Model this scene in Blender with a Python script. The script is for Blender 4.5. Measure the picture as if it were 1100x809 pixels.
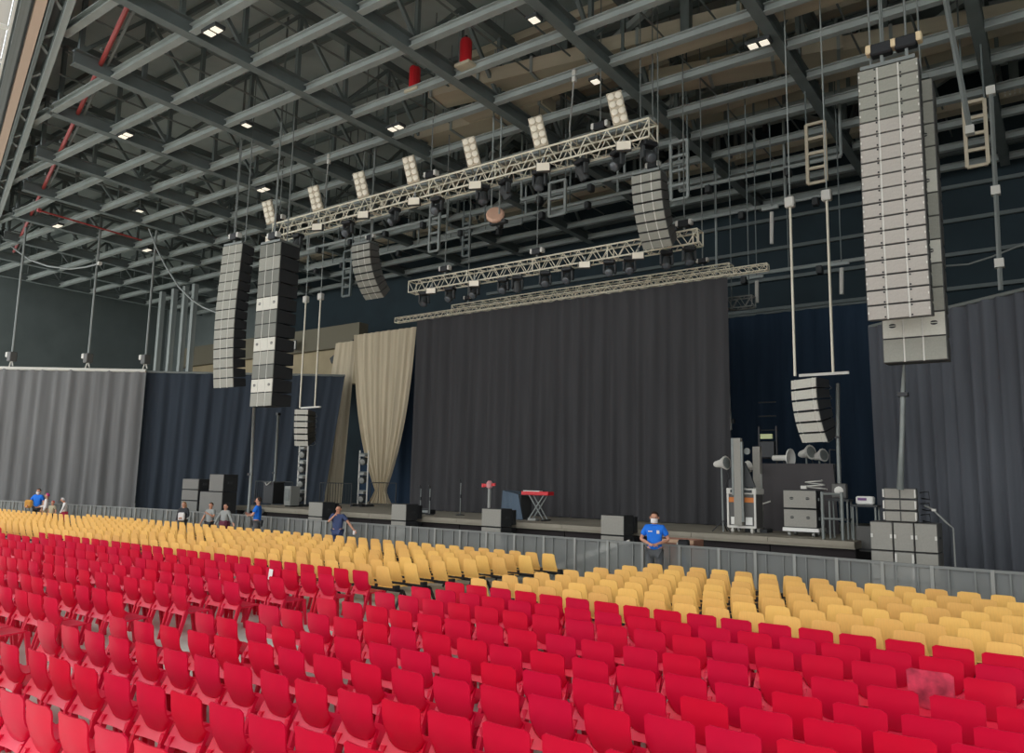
import bpy, bmesh, math, random
from mathutils import Vector, Matrix
random.seed(7)
for o in list(bpy.data.objects): bpy.data.objects.remove(o)
SC = bpy.context.scene
COL = SC.collection
R = math.radians

# ------------------------------------------------------------------ camera
# world axes: X along the stage front, Y towards the stage, Z up; metres
FPX, CX, CY = 826.0, 550.0, 404.5
CAMZ = 2.52
YAW, PITCH, ROLL = R(36.0), R(7.7), R(1.15)
_f0 = Vector((-math.sin(YAW), math.cos(YAW), 0)); _r0 = Vector((math.cos(YAW), math.sin(YAW), 0)); _u0 = Vector((0, 0, 1))
FWD = _f0*math.cos(PITCH) + _u0*math.sin(PITCH); _u1 = -_f0*math.sin(PITCH) + _u0*math.cos(PITCH)
RIGHT = _r0*math.cos(ROLL) + _u1*math.sin(ROLL); UP = -_r0*math.sin(ROLL) + _u1*math.cos(ROLL)
CAM = Vector((0, 0, CAMZ))
cd = bpy.data.cameras.new('camera'); cam = bpy.data.objects.new('camera', cd); COL.objects.link(cam)
cd.sensor_fit = 'HORIZONTAL'; cd.sensor_width = 36.0; cd.lens = 36.0*FPX/1100.0; cd.clip_end = 400
m = Matrix.Identity(4)
for i, a in enumerate((RIGHT, UP, -FWD)):
    for j in range(3): m[j][i] = a[j]
m.translation = CAM
cam.matrix_world = m
SC.camera = cam

def ray(x, y): return FWD + RIGHT*((x-CX)/FPX) - UP*((y-CY)/FPX)
def PZ(x, y, z): r = ray(x, y); return CAM + r*((z-CAMZ)/r.z)          # where the pixel's ray meets height z
def PY(x, y, Y): r = ray(x, y); return CAM + r*(Y/r.y)                 # where it meets the plane Y
def proj(P):
    v = Vector(P)-CAM; d = v.dot(FWD)
    if d < 0.2: return None
    return CX+FPX*v.dot(RIGHT)/d, CY-FPX*v.dot(UP)/d, d

# ------------------------------------------------------------------ light: overcast daylight through the open front of the hall
wd = bpy.data.worlds.new('overcast_sky'); SC.world = wd; wd.use_nodes = True
bg = wd.node_tree.nodes['Background']; bg.inputs[0].default_value = (0.93, 0.97, 1.0, 1); bg.inputs[1].default_value = 1.25
SC.view_settings.view_transform = 'Standard'; SC.view_settings.look = 'None'
SC.view_settings.gamma = 1.0; SC.view_settings.use_curve_mapping = False
SC.view_settings.exposure = 0.76

# ------------------------------------------------------------------ materials
def lin(c): return tuple(((v/255.0)/12.92 if v/255.0 <= 0.04045 else ((v/255.0+0.055)/1.055)**2.4) for v in c)
MATS = {}
def mat(name, rgb, rough=0.6, metal=0.0, var=0.0, scale=6.0, bump=0.0, rnd=0.0, spec=0.5, stretch=None, emit=0.0):
    if name in MATS: return MATS[name]
    m = bpy.data.materials.new(name); m.use_nodes = True; nt = m.node_tree; b = nt.nodes['Principled BSDF']
    c = lin(rgb)
    b.inputs['Base Color'].default_value = (*c, 1); b.inputs['Roughness'].default_value = rough; b.inputs['Metallic'].default_value = metal
    b.inputs['Specular IOR Level'].default_value = spec
    m.diffuse_color = (*c, 1)
    last = None
    if var or bump:
        tc = nt.nodes.new('ShaderNodeTexCoord'); nz = nt.nodes.new('ShaderNodeTexNoise'); nz.inputs['Scale'].default_value = scale; nz.inputs['Detail'].default_value = 5
        src = tc.outputs['Object']
        if stretch:
            mp = nt.nodes.new('ShaderNodeMapping'); mp.inputs['Scale'].default_value = stretch; nt.links.new(src, mp.inputs[0]); src = mp.outputs[0]
        nt.links.new(src, nz.inputs['Vector'])
        if var:
            rp = nt.nodes.new('ShaderNodeValToRGB'); rp.color_ramp.elements[0].position = 0.3; rp.color_ramp.elements[1].position = 0.7
            rp.color_ramp.elements[0].color = (*[v*(1-var) for v in c], 1); rp.color_ramp.elements[1].color = (*[min(1, v*(1+var)) for v in c], 1)
            nt.links.new(nz.outputs['Fac'], rp.inputs[0]); last = rp.outputs[0]
        if bump:
            bp = nt.nodes.new('ShaderNodeBump'); bp.inputs['Strength'].default_value = bump; bp.inputs['Distance'].default_value = 0.02
            nt.links.new(nz.outputs['Fac'], bp.inputs['Height']); nt.links.new(bp.outputs[0], b.inputs['Normal'])
    if rnd:
        oi = nt.nodes.new('ShaderNodeObjectInfo'); hs = nt.nodes.new('ShaderNodeHueSaturation')
        mr = nt.nodes.new('ShaderNodeMapRange'); mr.inputs[3].default_value = 1-rnd; mr.inputs[4].default_value = 1+rnd*0.6
        nt.links.new(oi.outputs['Random'], mr.inputs[0]); nt.links.new(mr.outputs[0], hs.inputs['Value'])
        mh = nt.nodes.new('ShaderNodeMapRange'); mh.inputs[3].default_value = 0.5-rnd*0.045; mh.inputs[4].default_value = 0.5+rnd*0.03
        nt.links.new(oi.outputs['Random'], mh.inputs[0]); nt.links.new(mh.outputs[0], hs.inputs['Hue'])
        if last: nt.links.new(last, hs.inputs['Color'])
        else: hs.inputs['Color'].default_value = (*c, 1)
        last = hs.outputs[0]
    if last: nt.links.new(last, b.inputs['Base Color'])
    if emit:
        b.inputs['Emission Color'].default_value = (*c, 1); b.inputs['Emission Strength'].default_value = emit
    MATS[name] = m; return m
RED = mat('red_plastic', (214, 6, 52), 0.42, var=0.06, scale=3, rnd=0.05)
REDW = mat('scuffed_red_plastic', (205, 60, 84), 0.5, var=0.5, scale=7)
YEL = mat('yellow_wood', (250, 196, 108), 0.5, var=0.05, scale=8, rnd=0.11, stretch=(6, 1, 1))
BLACKPL = mat('black_plastic', (26, 26, 28), 0.5)
CONC = mat('concrete', (196, 194, 182), 0.85, var=0.16, scale=0.7)
STEEL = mat('roof_steel', (158, 164, 160), 0.6, var=0.12, scale=1.5)
STEELD = mat('dark_roof_steel', (112, 120, 118), 0.65, var=0.12, scale=1.5)
STEELT = mat('tan_roof_steel', (196, 184, 160), 0.6, var=0.12, scale=1)
DECK = mat('roof_deck', (182, 190, 186), 0.8, var=0.1, scale=0.6)
ALU = mat('aluminium', (236, 228, 206), 0.38, 0.15, var=0.06, scale=9)
ALUD = mat('dull_aluminium', (150, 150, 144), 0.5, 0.2)
GALV = mat('galvanised', (128, 132, 128), 0.5, 0.25, var=0.1, scale=5)
BLACK = mat('black_metal', (34, 35, 37), 0.5)
DGREY = mat('dark_grey_paint', (60, 62, 62), 0.6)
CURT = mat('black_drape', (68, 67, 68), 0.95, var=0.12, scale=1.0, stretch=(3, 3, 0.25), bump=0.15, spec=0.1)
CURTL = mat('grey_drape', (118, 117, 116), 0.95, var=0.14, scale=1.0, stretch=(3, 3, 0.25), bump=0.15, spec=0.1)
CURTD = mat('charcoal_drape', (58, 64, 72), 0.95, var=0.12, scale=1.0, stretch=(3, 3, 0.25), spec=0.1)
CURTR = mat('slate_drape', (88, 90, 95), 0.95, var=0.14, scale=1.0, stretch=(3, 3, 0.25), bump=0.15, spec=0.1)
NAVY = mat('navy_drape', (46, 60, 76), 0.95, var=0.15, scale=1.0, stretch=(3, 3, 0.25), spec=0.1)
TAN = mat('tan_drape', (196, 182, 156), 0.95, var=0.10, scale=1.2, stretch=(4, 4, 0.2), spec=0.1)
WALLD = mat('dark_wall', (46, 60, 66), 0.9, var=0.15, scale=0.5)
WALLT = mat('tan_concrete', (176, 160, 128), 0.9, var=0.1, scale=0.8)
GRILLE = mat('speaker_grille', (176, 168, 158), 0.6, var=0.06, scale=30, bump=0.1)
GRILLE2 = mat('speaker_grille_olive', (150, 148, 136), 0.6, var=0.06, scale=30, bump=0.1)
GRILLEP = mat('speaker_grille_pale', (206, 202, 188), 0.6, var=0.05, scale=30)
CAB = mat('speaker_cabinet', (92, 90, 86), 0.6)
CABD = mat('speaker_cabinet_dark', (48, 49, 50), 0.6)
PALE = mat('pale_rigging', (214, 210, 200), 0.5)
WHITE = mat('white_paint', (235, 232, 224), 0.5)
LAMPW = mat('lamp_glass', (255, 244, 222), 0.3)
PEACH = mat('peach_beam', (214, 186, 164), 0.6)
PIPER = mat('red_pipe_paint', (182, 74, 70), 0.5)
REDP = mat('red_paint', (214, 40, 48), 0.4)
STG = mat('stage_deck', (150, 142, 126), 0.75, var=0.08, scale=2)
FASC = mat('stage_fascia', (40, 34, 34), 0.9)
SKIN = mat('skin', (206, 150, 122), 0.6)
HAIRD = mat('dark_hair', (52, 38, 30), 0.7); HAIRB = mat('blond_hair', (176, 140, 96), 0.7)
BLUE = mat('blue_cotton', (30, 118, 226), 0.85, var=0.06, scale=6)
NAVYC = mat('navy_cotton', (66, 80, 118), 0.85); GREYC = mat('grey_cotton', (150, 152, 148), 0.85)
WHITEC = mat('white_cotton', (232, 226, 222), 0.85); DARKC = mat('dark_cotton', (52, 52, 56), 0.85); CHARC = mat('charcoal_cotton', (86, 88, 90), 0.85)
MAROON = mat('maroon_cotton', (104, 44, 62), 0.85); CRIM = mat('crimson_cotton', (214, 50, 92), 0.85); KHAKI = mat('khaki_cotton', (178, 168, 140), 0.85); OCHRE = mat('ochre_cotton', (206, 150, 70), 0.85)
ORANGE = mat('orange_strip', (206, 120, 52), 0.6); BLUEP = mat('blue_paint', (70, 110, 170), 0.5)
SLATEC = mat('slate_blue_cloth', (84, 98, 112), 0.9); WOODR = mat('reddish_plywood', (150, 104, 84), 0.7, var=0.1, scale=6)
GLASSD = mat('dark_lens', (92, 96, 100), 0.15, spec=0.8)
GLOW = mat('lit_panel', (255, 246, 226), 0.4, emit=0.45)
GREENT = mat('pale_yellow_screen', (200, 206, 150), 0.5)
# barrier: fine perforated sheet, holes far below a pixel -> half open
MESHM = bpy.data.materials.new('perforated_sheet'); MESHM.use_nodes = True
_nt = MESHM.node_tree; _b = _nt.nodes['Principled BSDF']; _b.inputs['Base Color'].default_value = (*lin((140, 142, 138)), 1); _b.inputs['Roughness'].default_value = 0.6
_b.inputs['Alpha'].default_value = 0.62
# translucent-looking stuff done

# ------------------------------------------------------------------ object helpers
W = {}
def put(o, M, parent=None):
    COL.objects.link(o)
    if parent is not None:
        o.parent = parent; o.matrix_basis = W[parent.name].inverted() @ M
    else: o.matrix_basis = M
    W[o.name] = M.copy(); return o
def tag(o, label=None, cat=None, group=None, kind=None):
    if label: o['label'] = label
    if cat: o['category'] = cat
    if group: o['group'] = group
    if kind: o['kind'] = kind
    return o
def TR(p, rz=0.0): return Matrix.Translation(Vector(p)) @ Matrix.Rotation(rz, 4, 'Z')
def thing(name, label, cat, loc=(0, 0, 0), rz=0.0, group=None, kind=None):
    o = bpy.data.objects.new(name, None); o.empty_display_size = 0.2
    put(o, TR(loc, rz)); return tag(o, label, cat, group, kind)
def mesh_obj(name, verts, faces, m, parent=None, M=None, smooth=False):
    me = bpy.data.meshes.new(name); me.from_pydata([tuple(v) for v in verts], [], faces); me.materials.append(m)
    if smooth: me.shade_smooth()
    return put(bpy.data.objects.new(name, me), M or Matrix.Identity(4), parent)
def share(name, me, M, parent=None): return put(bpy.data.objects.new(name, me), M, parent)
_cache = {}
def cube_mesh(sx, sy, sz, m, bev=0.0):
    k = ('c', round(sx, 3), round(sy, 3), round(sz, 3), m.name, round(bev, 3))
    if k not in _cache:
        bm = bmesh.new(); bmesh.ops.create_cube(bm, size=1.0)
        for v in bm.verts: v.co = Vector((v.co.x*sx, v.co.y*sy, v.co.z*sz))
        if bev: bmesh.ops.bevel(bm, geom=list(bm.edges), offset=bev, segments=1, affect='EDGES')
        me = bpy.data.meshes.new('block'); bm.to_mesh(me); bm.free(); me.materials.append(m); _cache[k] = me
    return _cache[k]
def box(name, c, s, m, parent=None, rz=0.0, M=None, bev=0.0):
    "box centred at world point c (or at local c of matrix M)"
    Mw = (M @ Matrix.Translation(Vector(c)) @ Matrix.Rotation(rz, 4, 'Z')) if M is not None else TR(c, rz)
    return share(name, cube_mesh(*s, m, bev), Mw, parent)
def rod_mesh(m, n=6):
    k = ('r', m.name, n)
    if k not in _cache:
        vs = []; fs = []
        for z in (0, 1):
            for i in range(n): vs.append((math.cos(2*math.pi*i/n), math.sin(2*math.pi*i/n), z))
        for i in range(n): fs.append((i, (i+1) % n, n+(i+1) % n, n+i))
        fs.append(tuple(reversed(range(n)))); fs.append(tuple(range(n, 2*n)))
        me = bpy.data.meshes.new('rod'); me.from_pydata(vs, [], fs); me.materials.append(m); _cache[k] = me
    return _cache[k]
def axis_M(p0, p1, r, r2=None):
    p0 = Vector(p0); d = Vector(p1)-p0; L = d.length
    q = d.to_track_quat('Z', 'Y').to_matrix().to_4x4()
    return Matrix.Translation(p0) @ q @ Matrix.Diagonal((r, r2 or r, L, 1))
def rod(name, p0, p1, r, m, parent=None, n=6): return share(name, rod_mesh(m, n), axis_M(p0, p1, r), parent)
def bar(name, p0, p1, w, h, m, parent=None):
    "square bar from p0 to p1, width w (horizontal) and height h"
    p0 = Vector(p0); p1 = Vector(p1); d = p1-p0; L = d.length; x = d.normalized()
    up = Vector((0, 0, 1)) if abs(x.z) < 0.95 else Vector((0, 1, 0))
    y = up.cross(x).normalized(); z = x.cross(y)
    M = Matrix.Identity(4)
    for i, a in enumerate((x*L, y*w, z*h)):
        for j in range(3): M[j][i] = a[j]
    M.translation = (p0+p1)/2
    k = ('u', m.name)
    if k not in _cache:
        _cache[k] = cube_mesh(1, 1, 1, m)
    return share(name, _cache[k], M, parent)
def tube(name, pts, r, m, parent=None, n=6, M=None):
    "continuous tube along a polyline"
    pts = [Vector(p) for p in pts]; vs = []; fs = []
    for i, p in enumerate(pts):
        d = (pts[min(i+1, len(pts)-1)]-pts[max(i-1, 0)]).normalized()
        a = Vector((0, 0, 1)) if abs(d.z) < 0.9 else Vector((1, 0, 0))
        u = d.cross(a).normalized(); v = d.cross(u)
        rr = r[i] if isinstance(r, (list, tuple)) else r
        for k in range(n): t = 2*math.pi*k/n; vs.append(p+u*(rr*math.cos(t))+v*(rr*math.sin(t)))
    for i in range(len(pts)-1):
        for k in range(n): fs.append((i*n+k, i*n+(k+1) % n, (i+1)*n+(k+1) % n, (i+1)*n+k))
    fs.append(tuple(range(n))); fs.append(tuple(reversed(range((len(pts)-1)*n, len(pts)*n))))
    return mesh_obj(name, vs, fs, m, parent, M, smooth=True)
def lathe(name, prof, m, M, parent=None, n=12):
    "profile [(r, z)] turned about local Z of M"
    vs = []; fs = []
    for r, z in prof:
        for k in range(n): t = 2*math.pi*k/n; vs.append((r*math.cos(t), r*math.sin(t), z))
    for i in range(len(prof)-1):
        for k in range(n): fs.append((i*n+k, i*n+(k+1) % n, (i+1)*n+(k+1) % n, (i+1)*n+k))
    fs.append(tuple(reversed(range(n)))); fs.append(tuple(range((len(prof)-1)*n, len(prof)*n)))
    return mesh_obj(name, vs, fs, m, parent, M, smooth=False)
def aim(p, d):
    "matrix at p whose Z axis looks along d"
    return Matrix.Translation(Vector(p)) @ Vector(d).to_track_quat('Z', 'Y').to_matrix().to_4x4()
ONES = ['', 'first', 'second', 'third', 'fourth', 'fifth', 'sixth', 'seventh', 'eighth', 'ninth', 'tenth', 'eleventh', 'twelfth', 'thirteenth', 'fourteenth', 'fifteenth', 'sixteenth', 'seventeenth', 'eighteenth', 'nineteenth']
TENS = {2: ('twentieth', 'twenty'), 3: ('thirtieth', 'thirty'), 4: ('fortieth', 'forty'), 5: ('fiftieth', 'fifty'), 6: ('sixtieth', 'sixty'), 7: ('seventieth', 'seventy'), 8: ('eightieth', 'eighty')}
def ordw(n):
    if n < 20: return ONES[n]
    t, u = divmod(n, 10)
    return TENS[t][0] if u == 0 else TENS[t][1]+'-'+ONES[u]

# ================================================================== SETTING
SH = 1.25            # stage deck height
SY = 19.7            # stage front
ROOF = 15.5          # underside of the roof grid
o = mesh_obj('floor', [(-75, -25, 0), (30, -25, 0), (30, 42, 0), (-75, 42, 0)], [(0, 1, 2, 3)], CONC); tag(o, 'pale concrete floor under the seats', kind='structure')
def edgeY(X): return 8.7 - 0.295*(X+21.7)      # oblique open front edge of the roof
o = mesh_obj('ceiling', [(-66, edgeY(-66), 20), (12, edgeY(12), 20), (12, 38, 20), (-66, 38, 20)], [(0, 1, 2, 3)], DECK); CEIL = tag(o, 'dark grey roof deck above the steel grid', kind='structure')
o = mesh_obj('wall_back', [(-50, 36, 0), (12, 36, 0), (12, 36, 20), (-50, 36, 20)], [(0, 1, 2, 3)], WALLD); WBACK = tag(o, 'dark blue-grey rear wall behind the stage', kind='structure')
WALLL = mat('hazed_wall', (106, 114, 112), 0.9, var=0.12, scale=0.5)  # left-hand walls: daylight haze put into the colour as a lighter grey
o = mesh_obj('wall_back_left', [(-66, 36, 0), (-50, 36, 0), (-50, 36, 20), (-66, 36, 20)], [(0, 1, 2, 3)], WALLL); tag(o, 'rear wall above the left side drapes, daylight haze painted as lighter grey', kind='structure')
o = mesh_obj('wall_left', [(-64, 20, 0), (-64, 38, 0), (-64, 38, 20), (-64, 20, 20)], [(0, 1, 2, 3)], WALLL); tag(o, 'dark side wall at the far left', kind='structure')
o = mesh_obj('wall_right', [(10, 8, 0), (10, 38, 0), (10, 38, 20), (10, 8, 20)], [(0, 1, 2, 3)], WALLD); tag(o, 'dark side wall on the right', kind='structure')
for i in range(10):
    z = 3.5+i*1.45
    bar('wall_rail', (-28, 35.8, z), (8, 35.8, z), 0.14, 0.16, STEELD, WBACK)
# tan concrete wall seen between the left drapes
a = PY(205, 398, 31); b = PY(386, 398, 31)
zlo = PY(372, 402, 31).z-0.6; zhi = PY(372, 374, 31).z; zob = PY(372, 350, 31).z
o = box('wall_rear_tan', ((a.x+b.x)/2, 31.2, (zlo+zhi)/2), (b.x-a.x, 0.4, zhi-zlo), WALLT); tag(o, 'tan concrete wall behind the left side of stage', kind='structure')
TANW = o
p0 = PY(312, 362, 30.6); p1 = PY(386, 330, 30.6)
bar('concrete_beam', (a.x-1.2, 31.0, (zhi+zob)/2), (b.x+0.2, 31.0, (zhi+zob)/2), 0.7, zob-zhi, mat('olive_concrete', (120, 114, 96), 0.9), TANW)
bar('brace', PY(357, 388, 30.4), PY(382, 368, 30.4), 0.3, 0.35, DGREY, TANW)
o = thing('wall_sign', 'small white sign on the tan wall beside the hanging subwoofers', 'sign', PY(314, 371, 30.2))
c = PY(314, 371, 30.2); box('plate', c, (0.62, 0.06, 0.5), WHITE, o); box('print_line', c+Vector((0, -0.035, 0.03)), (0.42, 0.01, 0.07), DGREY, o); box('frame', c+Vector((0, 0.04, 0)), (0.72, 0.04, 0.6), DGREY, o)

# --- roof grid
YS = [9.45+2.12*i for i in range(13)]
XS = [-57.7, -53, -48.3, -43.6, -38.9, -34.2, -29.5, -25.2, -20.6, -15.7, -11.15, -6.3, -1.4, 3.3, 8]
def I_mesh(L, w, h, m):
    k = ('I', round(L, 2), w, h, m.name)
    if k not in _cache:
        vs = []; fs = []
        for (x0, x1, z0, z1) in ((-w/2, w/2, 0, 0.03), (-0.02, 0.02, 0.03, h-0.03), (-w/2, w/2, h-0.03, h)):
            n = len(vs); vs += [(0, x0, z0), (0, x1, z0), (0, x1, z1), (0, x0, z1), (L, x0, z0), (L, x1, z0), (L, x1, z1), (L, x0, z1)]
            fs += [tuple(n+i for i in f) for f in ((0, 3, 2, 1), (4, 5, 6, 7), (0, 1, 5, 4), (2, 3, 7, 6), (1, 2, 6, 5), (0, 4, 7, 3))]
        me = bpy.data.meshes.new('i_beam'); me.from_pydata(vs, [], fs); me.materials.append(m); _cache[k] = me
    return _cache[k]
for X in XS:
    y0 = max(edgeY(X)+0.6, 0.5 if X > -1 else -9); y1 = 35.5
    L = round(y1-y0, 2)
    g = share('roof_girder', I_mesh(L, 0.34, 0.5, STEELD), TR((X, y0, ROOF), R(90)), CEIL)
    bar('top_chord', (X, y0, 18.4), (X, y1, 18.4), 0.3, 0.3, STEELD, g)
    y = y0+0.2; k = 0
    while y+2.12 < y1:
        bar('web_post', (X, y, ROOF+0.5), (X, y, 18.3), 0.14, 0.14, STEELD, g)
        bar('web_diagonal', (X, y, ROOF+0.5 if k % 2 == 0 else 18.3), (X, y+2.12, 18.3 if k % 2 == 0 else ROOF+0.5), 0.12, 0.12, STEELD, g)
        y += 2.12; k += 1
for j, Y in enumerate(YS):
    for a, b in zip(XS[:-1], XS[1:]):
        if edgeY(b)+0.3 > Y: continue
        x0 = a+0.17
        if edgeY(a) > Y: x0 = max(x0, -21.7-(Y-8.7)/0.295+0.4)
        if b-x0 < 0.8: continue
        share('roof_beam', I_mesh(round(b-0.17-x0, 2), 0.24, 0.26, STEEL), TR((x0, Y, ROOF+0.02)), CEIL)
# thin purlins under the deck and conduit between girders
for a, b in zip(XS[:-1], XS[1:]):
    for q in (0.33, 0.66):
        X = a+(b-a)*q; y0 = edgeY(X)+0.5
        rod('conduit', (X, max(y0, 1), ROOF+0.75+0.5*q), (X, 34, ROOF+0.75+0.5*q), 0.035, GALV if q < 0.5 else STEELD, CEIL)
for Y in range(6, 36, 2):
    x0 = max(-60, -21.7-(Y-8.7)/0.295+0.6)
    bar('purlin', (x0, Y+0.4, 19.6), (11, Y+0.4, 19.6), 0.12, 0.22, STEELD, CEIL)
# big bolted lattice girders crossing above the grid
bolt = lathe
def lattice(Y, z0, z1, x0, x1, n):
    g = bar('lattice_girder', (x0, Y, z0), (x1, Y, z0), 0.55, 0.3, STEELT, CEIL)
    g2 = bar('girder_top_chord', (x0, Y, z1), (x1, Y, z1), 0.5, 0.3, STEELT, CEIL)
    st = (x1-x0)/n; vs = []; fs = []
    for i in range(n+1):
        X = x0+i*st
        bar('girder_post', (X, Y, z0), (X, Y, z1), 0.3, 0.3, STEELD, CEIL)
        if i < n: bar('girder_diagonal', (X if i % 2 else X+st, Y, z0), (X+st if i % 2 else X, Y, z1), 0.2, 0.2, STEEL, CEIL)
        for a in range(5):
            for b in range(2):
                c = Vector((X-0.3+a*0.15, Y-0.29, z0-0.06+b*0.12)); s = 0.03; q = len(vs)
                vs += [c+Vector((dx*s, dy*s, dz*s)) for dx in (-1, 1) for dy in (-1, 1) for dz in (-1, 1)]
                fs += [tuple(q+t for t in f) for f in ((0, 1, 3, 2), (4, 6, 7, 5), (0, 4, 5, 1), (2, 3, 7, 6), (0, 2, 6, 4), (1, 5, 7, 3))]
    o = mesh_obj('bolts', vs, fs, PALE, CEIL); o['kind'] = 'stuff'
lattice(21.4, 16.3, 18.6, -18, 9, 6)
lattice(26.2, 16.5, 18.8, -26, 9, 8)
lattice(31.5, 16.6, 18.9, -40, 9, 10)

# --- oblique front edge: box girder, peach beam and pale cladding panels
def ept(X, off=0.0): return Vector((X, edgeY(X)+off, 0))
A, B = ept(-62), ept(11)
d = (B-A); L = d.length; u = d.normalized(); nrm = Vector((u.y, -u.x, 0))        # nrm points out of the hall
if nrm.y > 0: nrm = -nrm
def strip(name, o0, o1, z, h, m):
    c = nrm*((o0+o1)/2)+Vector((0, 0, z)); return bar(name, A+c, B+c, o1-o0, h, m, WF)
o = mesh_obj('wall_front', [A+Vector((0, 0, 16.4)), B+Vector((0, 0, 16.4)), B+Vector((0, 0, 20)), A+Vector((0, 0, 20))], [(0, 1, 2, 3)], STEELD); WF = tag(o, 'front edge of the hall roof with pale canopy', kind='structure')
strip('edge_girder', 0, 0.12, ROOF+0.25, 0.6, STEELD); strip('edge_girder', 0.36, 0.46, ROOF+0.25, 0.6, STEELD); strip('edge_plate', 0.12, 0.36, ROOF+0.5, 0.1, STEELD)
strip('edge_flange', -0.08, 0.1, ROOF-0.12, 0.08, STEEL)
for i in range(int(L/1.5)): c = A+u*(1.5*i+0.5)+Vector((0, 0, ROOF+0.2)); bar('edge_lacing', c+nrm*0.1, c+nrm*0.4+u*(0.6 if i % 2 else -0.6), 0.1, 0.1, STEEL, WF)
strip('peach_beam', 0.5, 0.76, ROOF+0.25, 0.3, PEACH); strip('grey_beam', 0.86, 1.08, ROOF+0.25, 0.3, GALV); strip('white_strip', 1.16, 1.22, ROOF+0.25, 0.2, WHITE)
strip('canopy_backing', 0.46, 1.22, ROOF+0.6, 0.05, STEELD)
TRL = bpy.data.materials.new('translucent_canopy'); TRL.use_nodes = True; _nt = TRL.node_tree; _nt.nodes.clear()
_o = _nt.nodes.new('ShaderNodeOutputMaterial'); _mx = _nt.nodes.new('ShaderNodeMixShader'); _mx.inputs[0].default_value = 0.45
_t = _nt.nodes.new('ShaderNodeBsdfTranslucent'); _d = _nt.nodes.new('ShaderNodeBsdfDiffuse'); _t.inputs[0].default_value = (0.75, 0.72, 0.68, 1); _d.inputs[0].default_value = (0.72, 0.7, 0.66, 1)
_nt.links.new(_d.outputs[0], _mx.inputs[1]); _nt.links.new(_t.outputs[0], _mx.inputs[2]); _nt.links.new(_mx.outputs[0], _o.inputs[0])
n = int(L/2.4)
for i in range(n):
    p = A+u*(2.4*i+0.04)+nrm*3.75; q = A+u*(2.4*i+2.36)+nrm*3.75
    bar('canopy_panel', p+Vector((0, 0, ROOF+0.5)), q+Vector((0, 0, ROOF+0.5)), 5.0, 0.03, TRL, WF)
    c = A+u*(2.4*i); bar('canopy_rib', c+nrm*1.22+Vector((0, 0, ROOF+0.42)), c+nrm*6.25+Vector((0, 0, ROOF+0.42)), 0.09, 0.12, WHITE, WF)
# red pipe running beside the edge
a = Vector((-52, edgeY(-52)+1.45, ROOF+0.38)); b = Vector((-18, edgeY(-18)+1.45, ROOF+0.38))
o = thing('sprinkler_pipe', 'red pipe running under the roof grid near its front edge', 'pipe', a)
rod('pipe', a, b, 0.075, PIPER, o, 8)
rod('side_pipe', a+Vector((0, 0.22, 0.05)), b+Vector((0, 0.22, 0.05)), 0.05, GALV, o, 6)
for i in range(8):
    c = a+(b-a)*(0.06+i*0.125); box('clamp', c+Vector((0, 0.1, 0.12)), (0.12, 0.5, 0.1), GALV, o)
o = thing('branch_pipe', 'thin red pipe running below the roof beams at far left', 'pipe', PY(52, 228, 17))
rod('pipe', PZ(42, 226, ROOF-0.15), PZ(152, 258, ROOF-0.15), 0.045, PIPER, o); box('end_cap', PZ(42, 226, ROOF-0.15), (0.16, 0.16, 0.16), PIPER, o)

# --- columns behind the left drapes
for i, x in enumerate((168, 181, 193, 203)):
    p = PY(x, 398, 29); o = bar('column', (p.x, 29, 0), (p.x, 29, 15.5), 0.32, 0.32, STEEL, WBACK)
# --- stage
SX0, SX1 = -28.6, -4.25
st = thing('floor_stage', 'raised stage with beige deck edge and dark fascia', None, (0, 0, 0), kind='structure')
box('deck', ((SX0+SX1)/2, (SY+35)/2, SH-0.09), (SX1-SX0, 35-SY, 0.18), STG, st)
n = 12
for i in range(n):
    w = (SX1-SX0)/n; box('fascia_panel', (SX0+w*(i+0.5), SY+0.18, (SH-0.18)/2), (w-0.03, 0.08, SH-0.18), FASC, st)
    box('edge_strip', (SX0+w*(i+0.5), SY-0.01, SH-0.06), (w-0.015, 0.05, 0.12), STG, st)
box('side_skirt', (SX1-0.1, (SY+35)/2+0.2, (SH-0.18)/2), (0.08, 35-SY-0.5, SH-0.18), FASC, st)
box('side_skirt', (SX0+0.1, (SY+35)/2+0.2, (SH-0.18)/2), (0.08, 35-SY-0.5, SH-0.18), FASC, st)

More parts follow.
